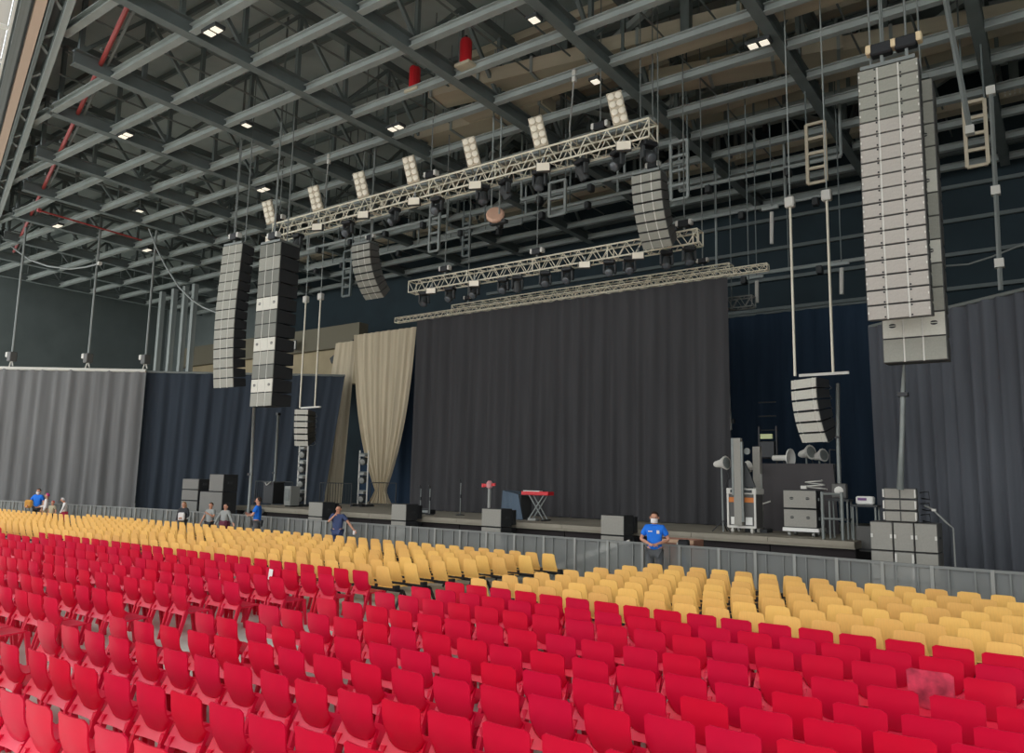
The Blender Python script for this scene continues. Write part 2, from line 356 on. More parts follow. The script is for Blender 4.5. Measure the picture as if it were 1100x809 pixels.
# ================================================================== DRAPES
def drape(name, label, a, b, zb, m, folds, amp, zt=None, shape=None, nx=None, nz=16, seed=0, cat='curtain', top_bar=None):
    "cloth hung between a and b (top points) down to zb; shape(u, v) -> (u', extra y)"
    rnd = random.Random(seed); a = Vector(a); b = Vector(b); d = b-a; L = Vector((d.x, d.y, 0)).length
    nrm = Vector((d.y, -d.x, 0)).normalized(); nx = nx or int(folds*9)
    ph = [rnd.uniform(0, 6.28) for _ in range(6)]; fr = [folds*rnd.uniform(0.8, 1.2), folds*rnd.uniform(0.35, 0.6), folds*rnd.uniform(1.5, 2.1)]
    t = thing(name, label, cat, Vector(((a.x+b.x)/2, (a.y+b.y)/2, zb)))
    vs = []; fs = []
    for j in range(nz+1):
        v = j/nz                                # 0 top .. 1 bottom
        for i in range(nx+1):
            u = i/nx; uu, ex = shape(u, v) if shape else (u, 0)
            w = amp*(0.45+0.55*v)*(math.sin(6.283*fr[0]*u+ph[0]+0.5*math.sin(2*v+ph[1]))+0.7*math.sin(6.283*fr[1]*u+ph[2]+0.6*v)+0.35*math.sin(6.283*fr[2]*u+ph[3]))
            top = a+d*uu; p = Vector((top.x, top.y, top.z+(zb-top.z)*v)) + nrm*(w+ex)
            vs.append(p)
    for j in range(nz):
        for i in range(nx): fs.append((j*(nx+1)+i, j*(nx+1)+i+1, (j+1)*(nx+1)+i+1, (j+1)*(nx+1)+i))
    mesh_obj('cloth', vs, fs, m, t, smooth=True)
    if top_bar: rod('top_pipe', a+Vector((0, 0, 0.03)), b+Vector((0, 0, 0.03)), top_bar[0], top_bar[1], t, 8)
    return t
CYD = 23.5
a = PY(448, 345, CYD); b = PY(781, 297, CYD); zt = (a.z+b.z)/2
drape('stage_backdrop', 'large black drape hanging across the middle of the stage', (a.x, CYD, zt), (b.x, CYD, zt), SH+0.02, CURT, 26, 0.07, seed=1, nz=20)
# left side drapes on an oblique line
def PD(x, y, D): return CAM+ray(x, y)*D
def flat(p, z): return Vector((p.x, p.y, z))
DL = 40.5
zl = PD(157, 399, DL).z
drape('side_drape', 'grey side drape hanging under a pale pipe at far left', flat(PD(-70, 400, DL), zl), flat(PD(157, 399, DL), zl), 0.05, CURTL, 15, 0.10, seed=2, top_bar=(0.09, PALE))
def sh_dark(u, v): return (u*(1-0.085*v), 0)
drape('side_drape', 'charcoal side drape between the grey drape and tan curtain', flat(PD(158, 399, DL+0.4), zl), flat(PD(371, 396, DL+0.4), zl), 0.05, CURTD, 16, 0.08, seed=3, shape=sh_dark, top_bar=(0.06, GALV))
# tan curtains, gathered towards the floor
YT = 27.0
a = PY(381, 360, YT); b = PY(447, 352, YT)
def sh_gather(u, v):
    s = 1.0-0.36*v-0.66*v*v*v if v < 0.93 else 0.134+0.22*(v-0.93)/0.07
    c = 0.56
    return (c+(u-c)*s, 0)
drape('tan_curtain', 'tan curtain gathered to a point beside the black backdrop', (a.x, YT, a.z), (b.x, YT, a.z), SH, TAN, 9, 0.07, seed=4, shape=sh_gather, nz=26)
a = PY(360, 375, 28.4); b = PY(382, 366, 28.4)
def sh_slant(u, v): return (u-(0.95-0.55*u)*v, 0)
drape('tan_curtain', 'narrow slanting tan curtain left of the gathered curtain', (a.x, 28.4, b.z), (b.x, 28.4, b.z), 0.03, TAN, 4, 0.06, seed=5, shape=sh_slant, nz=22)
# a dark cloth between the gathered curtain and the backdrop
a = PY(405, 352, 28.8); b = PY(470, 345, 28.8)
drape('wing_drape', 'dark blue drape in the gap behind the gathered tan curtain', (a.x-0.9, 28.8, a.z-1.2), (b.x, 28.8, a.z-1.2), SH, NAVY, 6, 0.06, seed=6)
# right side
a = PY(776, 344, 30); b = PY(960, 320, 30); zr = (a.z+b.z)/2
drape('rear_backdrop', 'dark navy drape behind the equipment on the right', (a.x-1, 30, zr), (b.x+1.5, 30, zr), 0.05, NAVY, 12, 0.08, seed=7, top_bar=(0.05, STEELD))
a = PY(934, 352, 24.0); b = PZ(1130, 305, a.z)
def sh_right(u, v): return (u+0.035*v*(1-u), 0)
drape('side_drape', 'slate grey side drape at right behind the speaker stack', a, flat(b, a.z), 0.05, CURTR, 11, 0.11, seed=8, shape=sh_right, top_bar=(0.05, GALV))
a = PY(778, 402, 23.9); b = PY(778, 470, 23.9)
o = thing('white_panel', 'narrow white panel leaning out past the right edge of the backdrop', 'panel', b)
mesh_obj('board', [(a.x-0.15, 23.9, a.z), (a.x+0.12, 23.9, a.z), (a.x+0.2, 23.9, b.z+0.25), (a.x-0.15, 23.9, b.z), (a.x-0.15, 23.97, a.z), (a.x+0.12, 23.97, a.z), (a.x+0.2, 23.97, b.z+0.25), (a.x-0.15, 23.97, b.z)], [(0, 1, 2, 3), (7, 6, 5, 4), (0, 4, 5, 1), (1, 5, 6, 2), (2, 6, 7, 3), (3, 7, 4, 0)], PALE, o)
rod('pole', (a.x+0.1, 24.05, SH), (a.x+0.1, 24.05, a.z+0.1), 0.035, DGREY, o); box('clamp', (a.x+0.22, 24, (a.z+b.z)/2-0.5), (0.1, 0.1, 0.14), DGREY, o)

# ================================================================== TRUSSES
def truss(name, label, p0, p1, s, m, bay, group=None, cr=0.028, h=None):
    p0 = Vector(p0); p1 = Vector(p1); L = (p1-p0).length; u = (p1-p0).normalized(); h = h or s
    t = thing(name, label, 'truss', p0, group=group)
    v = Vector((0, 1, 0))*(s/2); w = Vector((0, 0, 1))*(h/2)
    cs = [-v-w, v-w, v+w, -v+w]
    for c in cs: rod('chord', p0+c, p1+c, cr, m, t)
    n = max(1, round(L/bay)); st = L/n
    for i in range(n):
        a = p0+u*(st*i); b = p0+u*(st*(i+1)); mid = p0+u*(st*(i+0.5))
        for k in range(4):
            c0, c1 = cs[k], cs[(k+1) % 4]
            rod('brace', a+c0, mid+c1, cr*0.55, m, t, 4); rod('brace', mid+c1, b+c0, cr*0.55, m, t, 4)
    for e in [p0, p1]+[p0+u*q for q in [x*3.0 for x in range(1, int(L/3.0)+1)]]:
        for k in range(4): rod('end_frame', e+cs[k], e+cs[(k+1) % 4], cr*0.8, m, t, 4)
    return t
T1Y, T2Y, T3Y = 20.0, 22.0, 23.6
T1Z = 12.95; T1X0, T1X1 = -27.2, -9.5
truss('front_truss', 'long pale box truss nearest the seats carrying blinder lights', (T1X0, T1Y, T1Z), (T1X1, T1Y, T1Z), 0.58, ALU, 0.72, cr=0.034)
T2Z = 10.1; T2X0 = PY(443, 305, T2Y).x; T2X1 = PY(752, 250, T2Y).x
truss('middle_truss', 'pale box truss hung between front truss and backdrop', (T2X0, T2Y, T2Z), (T2X1, T2Y, T2Z), 0.45, ALU, 0.6, cr=0.028)
a = PY(483, 333, T3Y); b = PY(782, 286, T3Y); T3Z = (a.z+b.z)/2
truss('rear_truss', 'pale box truss directly above the black backdrop', (a.x, T3Y+0.3, T3Z), (b.x, T3Y+0.3, T3Z), 0.36, ALU, 0.55, cr=0.024)
a = PY(427, 349, T3Y); b = PY(826, 292, T3Y)
truss('drape_truss', 'slim pale truss the black backdrop hangs from', (a.x, CYD+0.02, zt+0.14), (b.x, CYD+0.02, zt+0.14), 0.2, ALU, 0.4, cr=0.02)
a = PY(783, 327, 25); b = PY(808, 323, 25)
_st = truss('short_truss', 'short dull truss stub right of the backdrop top', a, (b.x+0.05, 25, a.z), 0.36, ALUD, 0.5, cr=0.024)
for x in (a.x+0.1, b.x-0.1): rod('hanger', (x, 25, a.z+0.15), (x, 25, 19.98), 0.02, STEELD, _st)

TOPZ = 19.98
def hoist(label, p, top=TOPZ, m=PALE, group='chain hoists under the roof', s=1.0, chainm=GALV):
    "chain hoist with its motor body just above p and a chain up to the roof"
    p = Vector(p); t = thing('chain_hoist', label, 'hoist', p, group=group)
    rod('chain', p+Vector((0, 0, 0.5*s)), (p.x, p.y, top), 0.022, chainm, t)
    box('motor', p+Vector((0, 0, 0.36*s)), (0.42*s, 0.24*s, 0.26*s), BLACK, t, bev=0.03)
    box('end_cover', p+Vector((-0.24*s, 0, 0.4*s)), (0.12*s, 0.22*s, 0.2*s), m, t, bev=0.02)
    box('end_cover', p+Vector((0.24*s, 0, 0.4*s)), (0.12*s, 0.22*s, 0.2*s), m, t, bev=0.02)
    box('hook', p+Vector((0, 0, 0.1*s)), (0.06*s, 0.06*s, 0.28*s), GALV, t)
    return t
for x, y, dsc in ((300, 240, 'left end'), (463, 190, 'left third'), (645, 140, 'right third')):
    p = PY(x, y, T1Y); hoist('chain hoist holding the %s of the front truss' % dsc, (p.x, T1Y, T1Z+0.25))
for x, dsc in ((350, 'left half'), (613, 'right half')):
    p = PY(x, 200, T1Y)
    o = thing('hanging_cable', 'pale slack cable dropping onto the %s of front truss' % dsc, 'cable', (p.x, T1Y, T1Z+0.3))
    tube('cable', [(p.x+0.1, T1Y, ROOF+0.2), (p.x+0.02, T1Y, 14.6), (p.x-0.06, T1Y, 13.8), (p.x-0.02, T1Y, T1Z+0.3)], 0.03, ALUD, o); box('clamp', (p.x+0.1, T1Y, ROOF+0.05), (0.12, 0.12, 0.4), PALE, o)
for x, y, dsc in ((478, 290, 'left end'), (577, 268, 'middle'), (735, 245, 'right end')):
    p = PY(x, y, T2Y); hoist('chain hoist holding the %s of the middle truss' % dsc, (p.x, T2Y, T2Z+0.2), s=0.9)
for x, y, dsc in ((497, 345, 'left'), (751, 285, 'right')):
    p = PY(x, y, T3Y); hoist('chain hoist holding the %s end of the rear truss' % dsc, (p.x, T3Y+0.3, T3Z+0.18), s=0.7)

# --- blinders standing on the front truss, each with a strobe underneath
BX = [297, 347, 396, 450, 515, 587, 672]
lampM = None
for i, x in enumerate(BX):
    y = 250-(x-300)*0.293
    X = PY(x, y, T1Y).x; nm = ('leftmost' if i == 0 else 'rightmost' if i == 6 else ordw(i+1)+' from left')
    t = thing('blinder_light', 'upright eight-lamp blinder, %s of seven on the front truss' % nm, 'stage light', (X, T1Y-0.25, T1Z+0.3), R(24), 'blinder lights on the front truss')
    M = W[t.name] @ Matrix.Rotation(R(-13), 4, 'Y') @ Matrix.Rotation(R(8), 4, 'X')
    share('housing', cube_mesh(0.47, 0.1, 1.02, mat('cream_housing', (206, 192, 168), 0.5), 0.02), M @ Matrix.Translation((0, 0, 0.56)), t)
    for a in range(2):
        for b in range(4):
            Ml = M @ Matrix.Translation((-0.11+0.22*a, -0.052, 0.2+0.24*b)) @ Matrix.Rotation(R(90), 4, 'X')
            if lampM is None: lampM = lathe('lamp', [(0.1, 0), (0.108, 0.03), (0.095, 0.045), (0.05, 0.055)], LAMPW, Ml, t, 10).data
            else: share('lamp', lampM, Ml, t)
    share('bracket', cube_mesh(0.5, 0.05, 0.06, GALV), M @ Matrix.Translation((0, 0.08, 0.5)), t)
    share('foot', cube_mesh(0.1, 0.1, 0.3, GALV), M @ Matrix.Translation((0, 0.04, 0.0)), t)
    c = Vector((X+0.12, T1Y-0.34, T1Z-0.42))
    t = thing('strobe_light', 'white strobe panel under the %s blinder of the front truss' % nm, 'stage light', c, R(24), 'strobe panels under the front truss')
    M = W[t.name]
    share('housing', cube_mesh(0.46, 0.16, 0.3, CAB, 0.02), M, t); share('face', cube_mesh(0.42, 0.03, 0.26, LAMPW), M @ Matrix.Translation((0, -0.085, 0)), t)
    share('hanger', cube_mesh(0.06, 0.06, 0.26, GALV), M @ Matrix.Translation((0, 0.05, 0.24)), t)
for i, x in enumerate((469, 515, 633, 690)):
    c = PY(x, 300-(x-470)*0.19+14, T2Y)
    t = thing('strobe_light', 'white strobe panel, %s from left under the middle truss' % ordw(i+1), 'stage light', (c.x, T2Y-0.3, T2Z-0.36), R(24), 'strobe panels under the middle truss')
    M = W[t.name]; share('housing', cube_mesh(0.4, 0.14, 0.24, CAB, 0.02), M, t); share('face', cube_mesh(0.36, 0.03, 0.2, LAMPW), M @ Matrix.Translation((0, -0.075, 0)), t)
    share('hanger', cube_mesh(0.05, 0.05, 0.22, GALV), M @ Matrix.Translation((0, 0.05, 0.2)), t)

_mh = {}
def moving_head(label, p, rz, tilt, s=1.0, group='moving heads', lens=GLASSD):
    "moving head hung upside down from p"
    t = thing('moving_head_light', label, 'stage light', p, rz, group); M = W[t.name]
    def g(key, fn):
        if (key, s) not in _mh: _mh[(key, s)] = fn()
        return _mh[(key, s)]
    share('base', g('base', lambda: cube_mesh(0.42*s, 0.34*s, 0.14*s, BLACK, 0.03)), M @ Matrix.Translation((0, 0, -0.1*s)), t)
    share('clamp', g('cl', lambda: cube_mesh(0.3*s, 0.06*s, 0.1*s, GALV)), M @ Matrix.Translation((0, 0, 0.01*s)), t)
    for q in (-1, 1): share('yoke_arm', g('yoke', lambda: cube_mesh(0.08*s, 0.16*s, 0.36*s, DGREY, 0.02)), M @ Matrix.Translation((q*0.2*s, 0, -0.34*s)), t)
    Mh = M @ Matrix.Translation((0, 0, -0.42*s)) @ Matrix.Rotation(tilt, 4, 'X') @ Matrix.Rotation(math.pi, 4, 'X')
    if ('head', s) not in _mh: _mh[('head', s)] = lathe('head', [(0.09*s, -0.2*s), (0.14*s, -0.16*s), (0.155*s, 0.1*s), (0.17*s, 0.2*s), (0.155*s, 0.22*s)], DGREY, Mh, t, 12).data
    else: share('head', _mh[('head', s)], Mh, t)
    if ('lens', s) not in _mh: _mh[('lens', s)] = lathe('lens', [(0.15*s, 0.0), (0.12*s, 0.025*s), (0.05*s, 0.045*s)], lens, Mh @ Matrix.Translation((0, 0, 0.21*s)), t, 12).data
    else: share('lens', _mh[('lens', s)], Mh @ Matrix.Translation((0, 0, 0.21*s)), t)
    return t
mhs = [320, 374, 424, 470, 519, 543, 580, 625, 664, 697]
for i, x in enumerate(mhs):
    p = PY(x, 260-(x-305)*0.291+3, T1Y); moving_head('dark moving head light, %s from left under the front truss' % ordw(i+1), (p.x, T1Y, T1Z-0.3), R(random.uniform(-30, 60)), R(random.choice((-50, -20, 15, 40))), 1.05, 'moving heads under the front truss')
mhs = [456, 484, 510, 541, 556, 586, 610, 655, 676, 716, 740]
for i, x in enumerate(mhs):
    p = PY(x, 300, T2Y); moving_head('dark moving head light, %s from left under the middle truss' % ordw(i+1), (PY(x, 305-(x-445)*0.186+5, T2Y).x, T2Y, T2Z-0.23), R(random.uniform(0, 50)), R(random.choice((-60, -45, 20, -30))), 0.92, 'moving heads under the middle truss')
p = PY(528, 215, 21.2)
o = thing('hanging_drum', 'round pale fitting hanging on two cables below the front truss', 'fixture', (p.x, 21.2, PY(533, 232, 21.2).z))
c = PY(532, 231, 21.2); lathe('ring', [(0.28, -0.1), (0.34, -0.04), (0.34, 0.04), (0.28, 0.1)], mat('peach_fitting', (220, 176, 150), 0.5), aim(c, (0.4, -0.7, 0.3)), o, 14)
rod('cable', (c.x-0.18, 21.2, c.z), (c.x-0.18, 21.2, TOPZ), 0.03, STEEL, o); rod('cable', (c.x+0.18, 21.2, c.z), (c.x+0.18, 21.2, TOPZ), 0.03, STEEL, o); box('bracket', c+Vector((0.05, 0.15, -0.25)), (0.7, 0.2, 0.12), DGREY, o)

# ================================================================== LOUDSPEAKERS
def wedge_mesh(w, d, h, back, m):
    k = ('w', round(w, 3), round(d, 3), round(h, 3), round(back, 3), m.name)
    if k not in _cache:
        hb = h*back
        vs = [(-w/2, -d/2, -h/2), (w/2, -d/2, -h/2), (w/2, -d/2, h/2), (-w/2, -d/2, h/2), (-w/2, d/2, -hb/2), (w/2, d/2, -hb/2), (w/2, d/2, hb/2), (-w/2, d/2, hb/2)]
        me = bpy.data.meshes.new('module'); me.from_pydata(vs, [], [(0, 1, 2, 3), (5, 4, 7, 6), (1, 5, 6, 2), (4, 0, 3, 7), (3, 2, 6, 7), (4, 5, 1, 0)]); me.materials.append(m); _cache[k] = me
    return _cache[k]
def emblem_mesh(s):
    k = ('e', s)
    if k not in _cache:
        vs = []; fs = []
        for sg in (1, -1):
            n = len(vs)
            for i in range(9):
                t = math.pi*i/8; vs.append((s*math.cos(t), 0, sg*(0.12*s+0.55*s*math.sin(t))))
            fs.append(tuple(range(n, n+9)) if sg < 0 else tuple(reversed(range(n, n+9))))
        me = bpy.data.meshes.new('emblem'); me.from_pydata(vs, [], fs); me.materials.append(BLACK); _cache[k] = me
    return _cache[k]
def array(name, label, top, n, w, d, h, rz, tilts, body, grilles, cols=(0.33, 0.34, 0.33), emblems=(), hang=True, gap=0.012, group=None, dots=False, bar_m=GALV):
    "hanging line array: modules stacked downwards from the top front edge, tilts = forward pitch of each module in degrees"
    t = thing(name, label, 'loudspeaker', top, rz, group); M0 = W[t.name]
    pos = Vector((0, 0, 0))                       # rear hinge line is at local y=+d/2
    for i in range(n):
        a = R(tilts(i) if callable(tilts) else tilts)
        Rm = Matrix.Rotation(a, 4, 'X')
        M = M0 @ Matrix.Translation(pos) @ Rm @ Matrix.Translation((0, 0, -h/2))
        mod = share('module', wedge_mesh(w, d, h-gap, 0.82, body), M, t)
        x = -w/2; g = grilles[i] if isinstance(grilles, list) else grilles
        for q, c in enumerate(cols):
            cw = w*c
            share('grille', cube_mesh(cw-0.035, 0.03, h-gap-0.025, g), M @ Matrix.Translation((x+cw/2, -d/2-0.012, 0)), mod)
            if q < len(cols)-1:
                share('rail', cube_mesh(0.03, 0.03, h-gap, PALE), M @ Matrix.Translation((x+cw, -d/2-0.005, 0)), mod)
                if dots:
                    for sg in (-1, 1): share('pin', cube_mesh(0.03, 0.02, 0.03, BLACK), M @ Matrix.Translation((x+cw+(-0.045 if q == 0 else 0.045), -d/2-0.035, sg*(h/2-0.05))), mod)
            x += cw
        if dots:
            for sg in (-1, 1): share('latch', cube_mesh(0.025, 0.02, 0.045, PALE), M @ Matrix.Translation((sg*(w/2-0.03), -d/2-0.035, 0)), mod)
        if i in emblems:
            for q in emblems[i] if isinstance(emblems, dict) else (0, 2):
                e = share('emblem', emblem_mesh(round(0.045 if h < 0.45 else 0.07, 3)), M @ Matrix.Translation((w*(-0.5+cols[0]/2) if q == 0 else w*(0.5-cols[-1]/2), -d/2-0.03, 0.02)), mod)
        pos = pos + Rm @ Vector((0, 0, -h))
    if hang:
        share('rigging_frame', cube_mesh(w*0.9, d*1.1, 0.08, bar_m), M0 @ Matrix.Translation((0, 0, 0.06)), t)
        for q in (-0.3, 0.3):
            p = M0 @ Vector((w*q, 0, 0.1)); rod('hoist_chain', p, (p.x, p.y, TOPZ), 0.02, GALV, t)
    return t
# right main hang
MY = 17.0
a = PY(927, 84, MY); b = PY(937, 348, MY); n = 18
topz, botz = PY(955, 76, MY).z, PY(965, 344, MY).z
h = (topz-botz)/n; cxr = (PY(931, 250, MY).x+PY(995, 250, MY).x)/2
print('main array', h, cxr, topz, botz)
gl = [GRILLE2]*4+[GRILLE]*14
array('main_line_array', 'tall pale line array hanging nearest at upper right', (cxr+0.02, MY, topz), n, PY(997, 250, MY).x-PY(930, 250, MY).x, 0.5, h, R(2), lambda i: -2+max(0, i-9)*0.9, CAB, gl, dots=True)
for q, x in ((0, 948), (1, 975)):
    p = PY(x, 62, MY); hoist('chain hoist on the %s of the right main line array' % ('left' if q == 0 else 'right'), (p.x, MY-0.1, topz+0.1), m=mat('cream_cover', (224, 200, 160), 0.5))
# right sub hang behind
n = 12; sz = PY(1000, 92, 18.3).z; bz = PY(985, 391, 18.3).z; h = (sz-bz)/n
cxs = (PY(952, 385, 18.3).x+PY(1020, 385, 18.3).x)/2
print('sub array', h, cxs, PY(952, 385, 18.3).x, PY(1020, 385, 18.3).x)
array('sub_array', 'grey subwoofer column hanging behind the right main line array', (cxs, 18.3, sz), n, PY(1020, 385, 18.3).x-PY(952, 385, 18.3).x, 0.75, h, R(2), 0.0, CAB, [GRILLE2, GRILLE2, GRILLE2, GRILLE2, GRILLEP, GRILLE2, GRILLE2, GRILLEP, GRILLE2, GRILLE2, GRILLEP, GRILLE2], cols=(0.34, 0.3, 0.36), emblems={2: (2,), 4: (2,), 7: (2,), 10: (0, 2)})
# left hangs
ax = (PY(237, 415, 17).x+PY(256, 415, 17).x)/2
tz = PY(248, 268, 17).z; bz = PY(246, 417, 17).z; n = 15
array('main_line_array', 'tall slim line array hanging leftmost beside the charcoal drape', (ax+0.0, 17, tz), n, 1.1, 0.55, (tz-bz)/n, R(6), lambda i: -3+max(0, i-5)*1.1, CABD, GRILLE2)
hoist('pale chain hoist above the leftmost line array', (ax-0.3, 17, tz+0.1))
ax = (PY(275, 437, 17).x+PY(298, 437, 17).x)/2; tz = PY(290, 268, 17).z; bz = PY(288, 438, 17).z; n = 12
G3 = mat('speaker_grille_dim', (112, 112, 102), 0.6)
array('sub_array', 'dark-sided subwoofer column hanging beside the leftmost line array', (ax+0.22, 17, tz), n, 1.12, 0.85, (tz-bz)/n, R(4), 0.0, CABD, [G3, GRILLE2, G3, G3, GRILLEP, G3, G3, GRILLEP, GRILLE2, G3, GRILLEP, GRILLE2], emblems={4: (0, 2), 7: (0, 2), 10: (0, 2)})
hoist('pale chain hoist above the left subwoofer column', (ax-0.2, 17, tz+0.1))
# side hangs over the stage
def mid(xl, yt, xr, yb, Y, label, n, rz, tl):
    tp = PY((xl[0]+xl[1])/2, yt, Y); bt = PY((xr[0]+xr[1])/2, yb, Y); w = (PY(xl[1], yt, Y).x-PY(xl[0], yt, Y).x)/math.cos(rz)
    array('curved_line_array', label, (tp.x, Y-0.25, tp.z), n, min(w, 1.1), 0.5, (tp.z-bt.z)/n*1.02, rz, tl, CAB, GRILLE2)
    hoist('chain hoist above the ' + label.split(',')[0], (tp.x, Y, tp.z+0.12), s=0.8)
mid((686, 717), 192, (698, 732), 261, 20.6, 'curved grey line array hanging below the right end of front truss', 8, R(2), lambda i: 2+i*6.0)
mid((388, 407), 266, (405, 424), 316, 20.6, 'curved grey line array hanging below the left part of front truss', 8, R(2), lambda i: 2+i*6.5)

def side_fill(label, c, n, rz, w, h, d, tl, Ylist, side):
    t = array('side_fill_array', label, c, n, w, d, h, rz, tl, CABD, GRILLEP, cols=(0.16, 0.68, 0.16), hang=False)
    M0 = W[t.name]
    share('hanging_bar', cube_mesh(1.25, 0.08, 0.07, PALE), TR(Vector(c)+Vector((0.35*side, 0, 0.12))), t)
    for x in Ylist: rod('hanging_rod', (x, c[1], c[2]+0.12), (x, c[1], 10.2), 0.035, ALU, t, 8); box('rod_motor', (x, c[1], 10.3), (0.26, 0.2, 0.3), PALE, t, bev=0.03); rod('cable', (x, c[1], 10.4), (x, c[1], TOPZ), 0.018, STEEL, t)
    for i in range(n):
        a = R(tl(i)); p = M0 @ Vector((0.1, d/2+0.02+0.0, -h*(i+0.3)))
        tube('cable_loop', [p, p+Vector((0.18, 0.1, -0.02)), p+Vector((0.26, 0.12, -0.14)), p+Vector((0.16, 0.06, -0.22)), p+Vector((0.02, 0, -0.2))], 0.014, ALUD, t, 4)
    return t
SFY = 21.0
c = PY(866, 408, SFY)
side_fill('small white-fronted array hanging on rods over the right stage side', (c.x+0.1, SFY, c.z), 6, R(-28), 0.86, 0.27, 0.45, lambda i: -2+i*5.5, (PY(854, 400, SFY).x, PY(895, 400, SFY).x), 1)
c = PY(328, 441, 21.6)
side_fill('small array hanging on rods above the left lamp tower', (c.x, 21.6, c.z), 6, R(30), 0.62, 0.24, 0.85, lambda i: -2+i*4.0, (PY(322, 440, 21.6).x, PY(338, 440, 21.6).x), 1)
for x, y0, y1, Y, lab in ((267, 436, 545, 17.6, 'grey cable duct below the left subwoofer column'), (293, 445, 525, 22.0, 'second thin cable duct behind the left subwoofer column')):
    a = PY(x+6, y0, Y); b = PY(x, y1, Y); b.z = 0.0
    o = thing('cable_duct', lab, 'cable', (b.x, b.y, b.z)); tube('sleeve', [a, (a+b)/2+Vector((0.06, 0, 0)), b], 0.06, GALV, o, 6); box('tie', a, (0.16, 0.16, 0.12), BLACK, o); box('tie', (a+b)/2, (0.15, 0.15, 0.08), BLACK, o)
a = PY(971, 392, 17.9); b = PY(967, 526, 17.9)
o = thing('cable_duct', 'pale cable sleeve dropping from the right array to the speaker stack', 'cable', b); tube('sleeve', [a, PY(970, 425, 17.9), PY(969, 470, 17.9), b], [0.025, 0.055, 0.05, 0.07], GALV, o, 8); box('tie', PY(970, 424, 17.9), (0.2, 0.2, 0.08), BLACK, o)

# --- ground stacks
def cab(parent, c, s, rz, g, em=(), handles=False, cols=None, body=CAB):
    "one loudspeaker cabinet (part) with grille (sub-part); c = centre of its base"
    M = TR((c[0], c[1], c[2]+s[2]/2), rz); b = share('cabinet', cube_mesh(s[0], s[1], s[2]-0.01, body, 0.01), M, parent)
    x = -s[0]/2
    for cw in (cols or (1.0,)):
        w = s[0]*cw; share('grille', cube_mesh(w-0.03, 0.02, s[2]-0.04, g), M @ Matrix.Translation((x+w/2, -s[1]/2-0.008, 0)), b); x += w
    for ex in em: share('emblem', emblem_mesh(0.05), M @ Matrix.Translation((ex*s[0], -s[1]/2-0.022, 0.02)), b)
    return b
GST = mat('stack_grille', (150, 146, 136), 0.6, var=0.05, scale=25)
GST2 = mat('stack_grille_dim', (116, 114, 108), 0.6, var=0.05, scale=25)
def floor_top(Y, x, y): return PY(x, y, Y)
RY = 18.1
xl = PY(934, 560, RY).x; xr = PY(1007, 560, RY).x; w3 = (xr-xl); ztop = PY(970, 561, RY).z; mh = ztop/3
print('stack', w3, ztop)
t = None
for q, (f0, f1, nm) in enumerate(((0, 0.35, 'left'), (0.35, 0.66, 'middle'), (0.66, 1.0, 'right'))):
    for k in range(3):
        s = thing('subwoofer', 'grey subwoofer, %s column, %s layer of the right ground stack' % (nm, ('bottom', 'middle', 'top')[k]), 'loudspeaker', (xl+w3*(f0+f1)/2, RY+0.35, mh*k), 0, 'subwoofers in the right ground stack')
        cab(s, (xl+w3*(f0+f1)/2, RY+0.35, mh*k), (w3*(f1-f0)-0.012, 0.7, mh-0.004), 0, GST if k != 1 or q == 1 else GST, em=(0,) if (k == 1 and q != 1) else ())
        for sg in (-1, 1): box('corner_plate', (xl+w3*(f0+f1)/2+sg*(w3*(f1-f0)/2-0.04), RY-0.02, mh*k+mh/2), (0.04, 0.03, mh*0.85 if (q == 1 and k < 2) else 0.08), PALE, s)
        for sg in (-1, 1): box('handle', (xl+w3*(f0+f1)/2+sg*(w3*(f1-f0)/2+0.004), RY+0.3, mh*(k+0.5)), (0.012, 0.14, 0.05), BLACK, s)
x0 = PY(948, 525, RY).x; x1 = PY(982, 525, RY).x; zt2 = PY(965, 524, RY).z
for k in range(3):
    hh = (zt2-ztop)/3
    s = thing('front_fill_speaker', 'low grey speaker, %s of three on top of right subwoofers' % ('bottom', 'middle', 'top')[k], 'loudspeaker', ((x0+x1)/2, RY+0.3, ztop+hh*k), R(4), 'speakers on the right subwoofers')
    cab(s, ((x0+x1)/2, RY+0.3, ztop+hh*k), (x1-x0, 0.5, hh-0.006), R(4), GST, cols=(0.5, 0.5))
    for sg in (-1, 1): box('side_bracket', ((x0+x1)/2+sg*(x1-x0)/2, RY+0.1, ztop+hh*(k+0.5)), (0.03, 0.12, hh*0.7), PALE, s)
    tube('signal_lead', [((x1)+0.02, RY+0.55, ztop+hh*(k+0.6)), (x1+0.18, RY+0.6, ztop+hh*(k+0.7)), (x1+0.2, RY+0.6, ztop+hh*k), (x1+0.05, RY+0.55, ztop+hh*(k+0.1))], 0.014, BLACK, s, 4)
tb = thing('power_lead', 'pale lead running down the right side of the speaker stack', 'cable', (xr+0.2, RY+0.6, 0))
tube('lead', [(x1+0.1, RY+0.5, ztop+0.35), (x1+0.25, RY+0.5, ztop+0.28), (xr+0.1, RY+0.45, ztop+0.02), (xr+0.22, RY+0.5, ztop-0.1), (xr+0.22, RY+0.5, 0.03)], 0.02, ALUD, tb, 5)
box('plug', (x1+0.28, RY+0.5, ztop+0.26), (0.08, 0.08, 0.05), PALE, tb)
